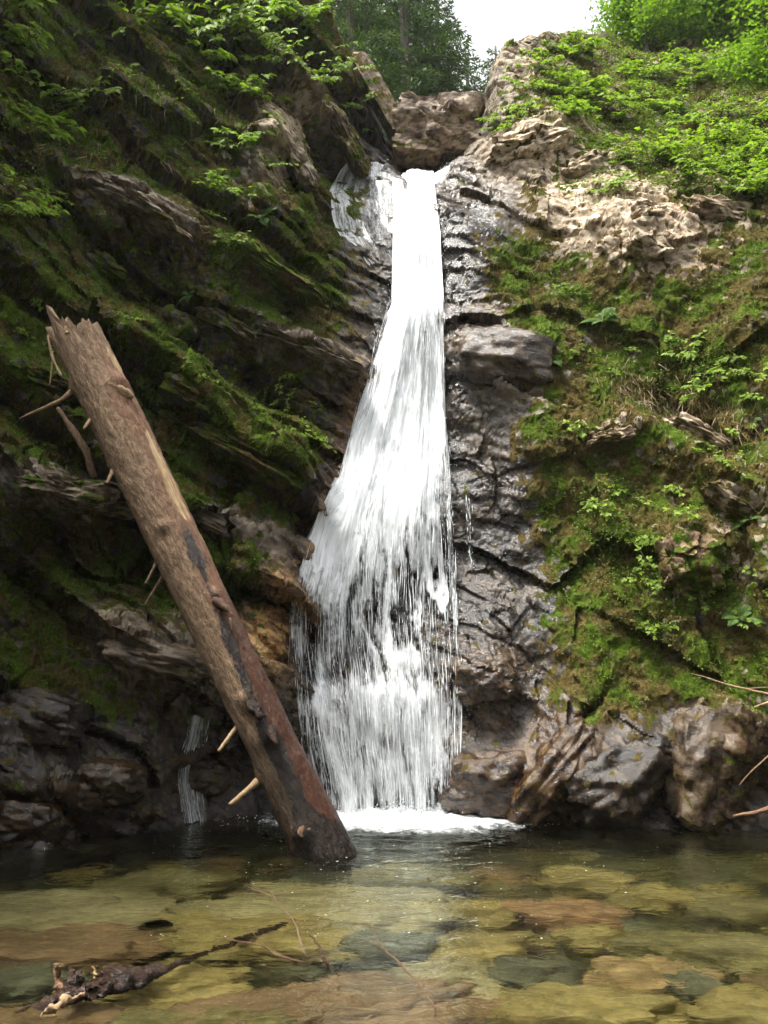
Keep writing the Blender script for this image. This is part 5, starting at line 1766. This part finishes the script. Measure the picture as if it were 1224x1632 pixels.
# ------------------------------------------------------------------ trees beyond the lip
def conifer_meshes(seed, H, Rb, dens=1.0):
    rg = np.random.default_rng(seed)
    q = np.linspace(0, 1, 14)
    path = np.stack([0.15 * np.sin(q * 3 + seed), 0.15 * np.cos(q * 2 + seed), q * H], 1)
    tv, tf = tube(path, np.linspace(0.022 * H, 0.003 * H, 14), 8, 0.1, seed)
    L, Dv, S, U, limbs = [], [], [], [], []
    nb = int(12.5 * H * dens)
    for i in range(nb):
        f = 0.06 + 0.92 * (i / nb)
        ln = Rb * (1 - f) ** 0.75 * rg.uniform(0.65, 1.15) + 0.15
        az = i * 2.399 + rg.normal(0, 0.3)
        h = np.array([math.cos(az), math.sin(az), 0])
        b = np.array([np.interp(f, q, path[:, k]) for k in range(3)])
        s = np.linspace(0, 1, 9)
        rise, drop = rg.uniform(0.0, 0.35), rg.uniform(0.3, 0.6)
        P = b + h * (s * ln)[:, None] + np.array([0, 0, 1]) * ((rise * s - drop * s ** 2) * ln)[:, None]
        limbs.append(tube(P, np.linspace(0.012, 0.003, 9) * ln / 1.2, 3, 0, 0, False))
        sd = np.cross(h, [0, 0, 1.0])
        nt = int(21 * ln * dens) + 8
        for j in range(nt):
            g = rg.uniform(0.12, 1.0)
            c = np.array([np.interp(g, s, P[:, k]) for k in range(3)])
            sg = rg.choice([-1, 1])
            tl = 0.42 * ln * (1.1 - g) * rg.uniform(0.5, 1.2) + 0.10
            d0 = sd * sg * rg.uniform(0.5, 1.0) + h * 0.7 + np.array([0, 0, rg.uniform(-0.5, 0.05)])
            d0 /= np.linalg.norm(d0)
            m = max(3, int(tl / 0.055))
            for a in range(m):
                pp = c + d0 * tl * (a + 0.4) / m + np.array([0, 0, -0.12 * tl * ((a / m) ** 2)])
                L.append(pp)
                Dv.append(d0 + rg.normal(0, 0.5, 3) + np.array([0, 0, -0.15]))
                S.append(rg.uniform(0.09, 0.17))
                U.append([0, 0, 1.0])
    L, Dv, S, U = map(np.array, (L, Dv, S, U))
    V, F = scatter(SV * np.array([0.45, 1, 1]), SF, leaf_frames(Dv, U + rg.normal(0, 0.3, U.shape), S, rg.normal(0, 0.6, len(S))), L)
    sh = np.repeat(np.clip(rg.normal(0.45, 0.22, len(L)), 0, 1), 4)
    lv, lf = merge([(tv, tf)] + limbs)
    return mesh_data('crown', V, F, NEEDLE, True, {'shade': sh}), mesh_data('trunk', lv, lf, TRUNK)


def broadleaf_meshes(seed, H, R, leaf, n, mat):
    rg = np.random.default_rng(seed)
    limbs = []
    q = np.linspace(0, 1, 8)[:, None]
    top = np.array([rg.normal(0, 0.2) * R, rg.normal(0, 0.2) * R, H * 0.75])
    P = q * top + np.sin(q * 3) * np.array([0.1, 0.06, 0]) * R
    limbs.append(tube(P, np.linspace(0.028 * H, 0.008 * H, 8), 7, 0.1, seed))
    L = []
    nb = 26
    for i in range(nb):
        f = rg.uniform(0.15, 1.0)
        b = np.array([np.interp(f, q[:, 0], P[:, k]) for k in range(3)])
        az, el = rg.random() * 6.28, rg.uniform(-0.1, 1.0)
        d = np.array([math.cos(az) * math.cos(el), math.sin(az) * math.cos(el), math.sin(el)])
        ln = R * rg.uniform(0.5, 1.05)
        s = np.linspace(0, 1, 6)[:, None]
        Q = b + d * s * ln + np.array([0, 0, -0.18]) * s ** 2 * ln
        limbs.append(tube(Q, np.linspace(0.007 * H, 0.002 * H, 6), 4, 0, 0, False))
        k = int(n / nb)
        g = rg.random(k) ** 0.6
        c = np.stack([np.interp(g, s[:, 0], Q[:, a]) for a in range(3)], 1)
        L.append(c + rg.normal(0, 1, (k, 3)) * (0.16 * R * np.array([1, 1, 0.55])))
    L = np.concatenate(L)
    m = len(L)
    Dv = rg.normal(0, 1, (m, 3)) * np.array([1, 1, 0.35]) + np.array([0, 0, -0.2])
    up = np.tile([[0, 0, 1.0]], (m, 1)) + rg.normal(0, 0.35, (m, 3))
    V, F = scatter(SV, SF, leaf_frames(Dv, up, rg.uniform(0.7, 1.2, m) * leaf, rg.normal(0, 0.4, m)), L)
    sh = np.repeat(np.clip(rg.normal(0.5, 0.24, m), 0, 1), 4)
    lv, lf = merge(limbs)
    return mesh_data('crown', V, F, mat, True, {'shade': sh}), mesh_data('trunk', lv, lf, TRUNK)


def tree(name, meshes, loc, scale, rz, label, group):
    e = empty(name, loc)
    e.scale = (scale,) * 3
    e.rotation_euler = (0, 0, rz)
    tag(e, label, 'tree', group)
    for nm, me in zip(('crown', 'trunk'), meshes):
        c = link(bpy.data.objects.new(nm, me), e)
        if nm == 'crown':
            c['kind'] = 'stuff'
    return e


CON = [conifer_meshes(900 + i, 11.0, 2.6) for i in range(3)]
GT = 'conifers standing beyond the waterfall lip'
for i, (px, Yd, zb, sc, m, lab) in enumerate([
    (560, 17.0, 10.5, 0.95, 0, 'pale green conifer nearest behind the left crest'), (520, 20.0, 12.0, 1.2, 1, 'conifer behind the left crest at the top edge'), (640, 20.5, 10.0, 1.35, 2, 'dark conifer straight behind the leaning slab'),
    (700, 22.0, 9.0, 1.35, 0, 'dark conifer behind the boulder'), (752, 25.0, 10.0, 1.25, 1, 'dark conifer whose right side borders the white sky'), (670, 27.0, 13.0, 1.5, 1, 'tall conifer in the dark group behind the boulder'), (600, 25.0, 12.0, 1.5, 2, 'tall dark conifer at the back left of the group'),
    (480, 25.0, 14.0, 1.5, 0, 'conifer farthest left behind the crest'), (788, 27.0, 12.6, 1.2, 2, 'small far conifer low behind the boulder at right')]):
    x = float(at(px, 150, Yd)[0])
    tree('conifer_tree', CON[m], (x, Yd, zb), sc, i * 1.3, lab, GT)
BRD = [broadleaf_meshes(930 + i, 3.4, 1.9, 0.13, 5200, TREELEAF) for i in range(3)]
GB = 'leafy shrubs on the right hilltop'
for i, (px, py, Yd, sc, m, lab) in enumerate([
    (1030, 80, 16.5, 0.75, 0, 'leafy shrub nearest to the white sky on the right hilltop'), (1085, 85, 17.0, 0.95, 1, 'leafy shrub second from the sky on the right hilltop'), (1120, 85, 17.2, 1.1, 2, 'tall leafy shrub on the right hilltop'), (1190, 90, 16.5, 1.1, 0, 'leafy shrub in the upper right corner'),
    (1270, 80, 16.5, 1.2, 1, 'leafy shrub cut by the right edge at the top'), (1080, 60, 20.0, 1.1, 2, 'leafy shrub behind the first ones on the hilltop'), (1130, 60, 20.0, 1.4, 0, 'leafy shrub in the back row of the hilltop'), (1180, 60, 20.5, 1.5, 1, 'leafy shrub at the back of the upper right corner'), (1240, 170, 13.8, 0.7, 2, 'darker shrub at the right edge lower down the slope')]):
    p = at(px, py, Yd)
    tree('leafy_shrub', BRD[m], (p[0], p[1], p[2] - 0.25), sc, i * 2.1, lab, GB)
# unseen trees added on the left rim to shade the left wall
GO = 'unseen shade trees added on the left rim'
for i, (x, y, z, sc, m) in enumerate([(-6.6, 8.6, 12.6, 1.35, 0), (-9.0, 6.6, 12.0, 1.6, 2), (-6.2, 11.0, 13.6, 1.3, 1), (-9.0, 3.8, 11.8, 1.5, 1), (-8.6, 9.8, 13.0, 1.6, 0)]):
    tree('rim_shade_tree', BRD[m], (x, y, z - 0.4), sc, i * 1.7, 'unseen broadleaf tree added on the left rim to shade the wall', GO)
GW = 'unseen conifers added behind the viewer against low sky light'  # unseen ring of trees, added to cut low sky light from behind
for i in range(20):
    a = math.radians(-12 - i * 8.2) if i < 20 else 0
    rr = 13.0 + 3.5 * (i % 3)
    tree('sky_block_conifer', CON[i % 3], (rr * math.cos(a), 1.0 + rr * math.sin(a), -0.5 + 1.2 * abs(math.cos(a))), 1.5 + 0.15 * (i % 2), i * 0.9, 'unseen tall conifer added on the bank behind the viewer to block sky light', GW)

# ------------------------------------------------------------------ thin damp air of the gorge
hz = NT('damp_air')
pv = hz.n('ShaderNodeVolumePrincipled')
pv.inputs['Color'].default_value = (0.95, 0.97, 1.0, 1)
pv.inputs['Density'].default_value = 0.0005
pv.inputs['Anisotropy'].default_value = 0.2
hz.l(pv.outputs[0], hz.out.inputs['Volume'])
hx = np.array([[x, y, z] for z in (-4.0, 40.0) for y in (-60.0, 60.0) for x in (-60.0, 60.0)])
hf = np.array([[0, 2, 3, 1], [4, 5, 7, 6], [0, 1, 5, 4], [2, 6, 7, 3], [0, 4, 6, 2], [1, 3, 7, 5]])
tag(obj('haze', hx, hf, hz.m, None, False), kind='stuff')
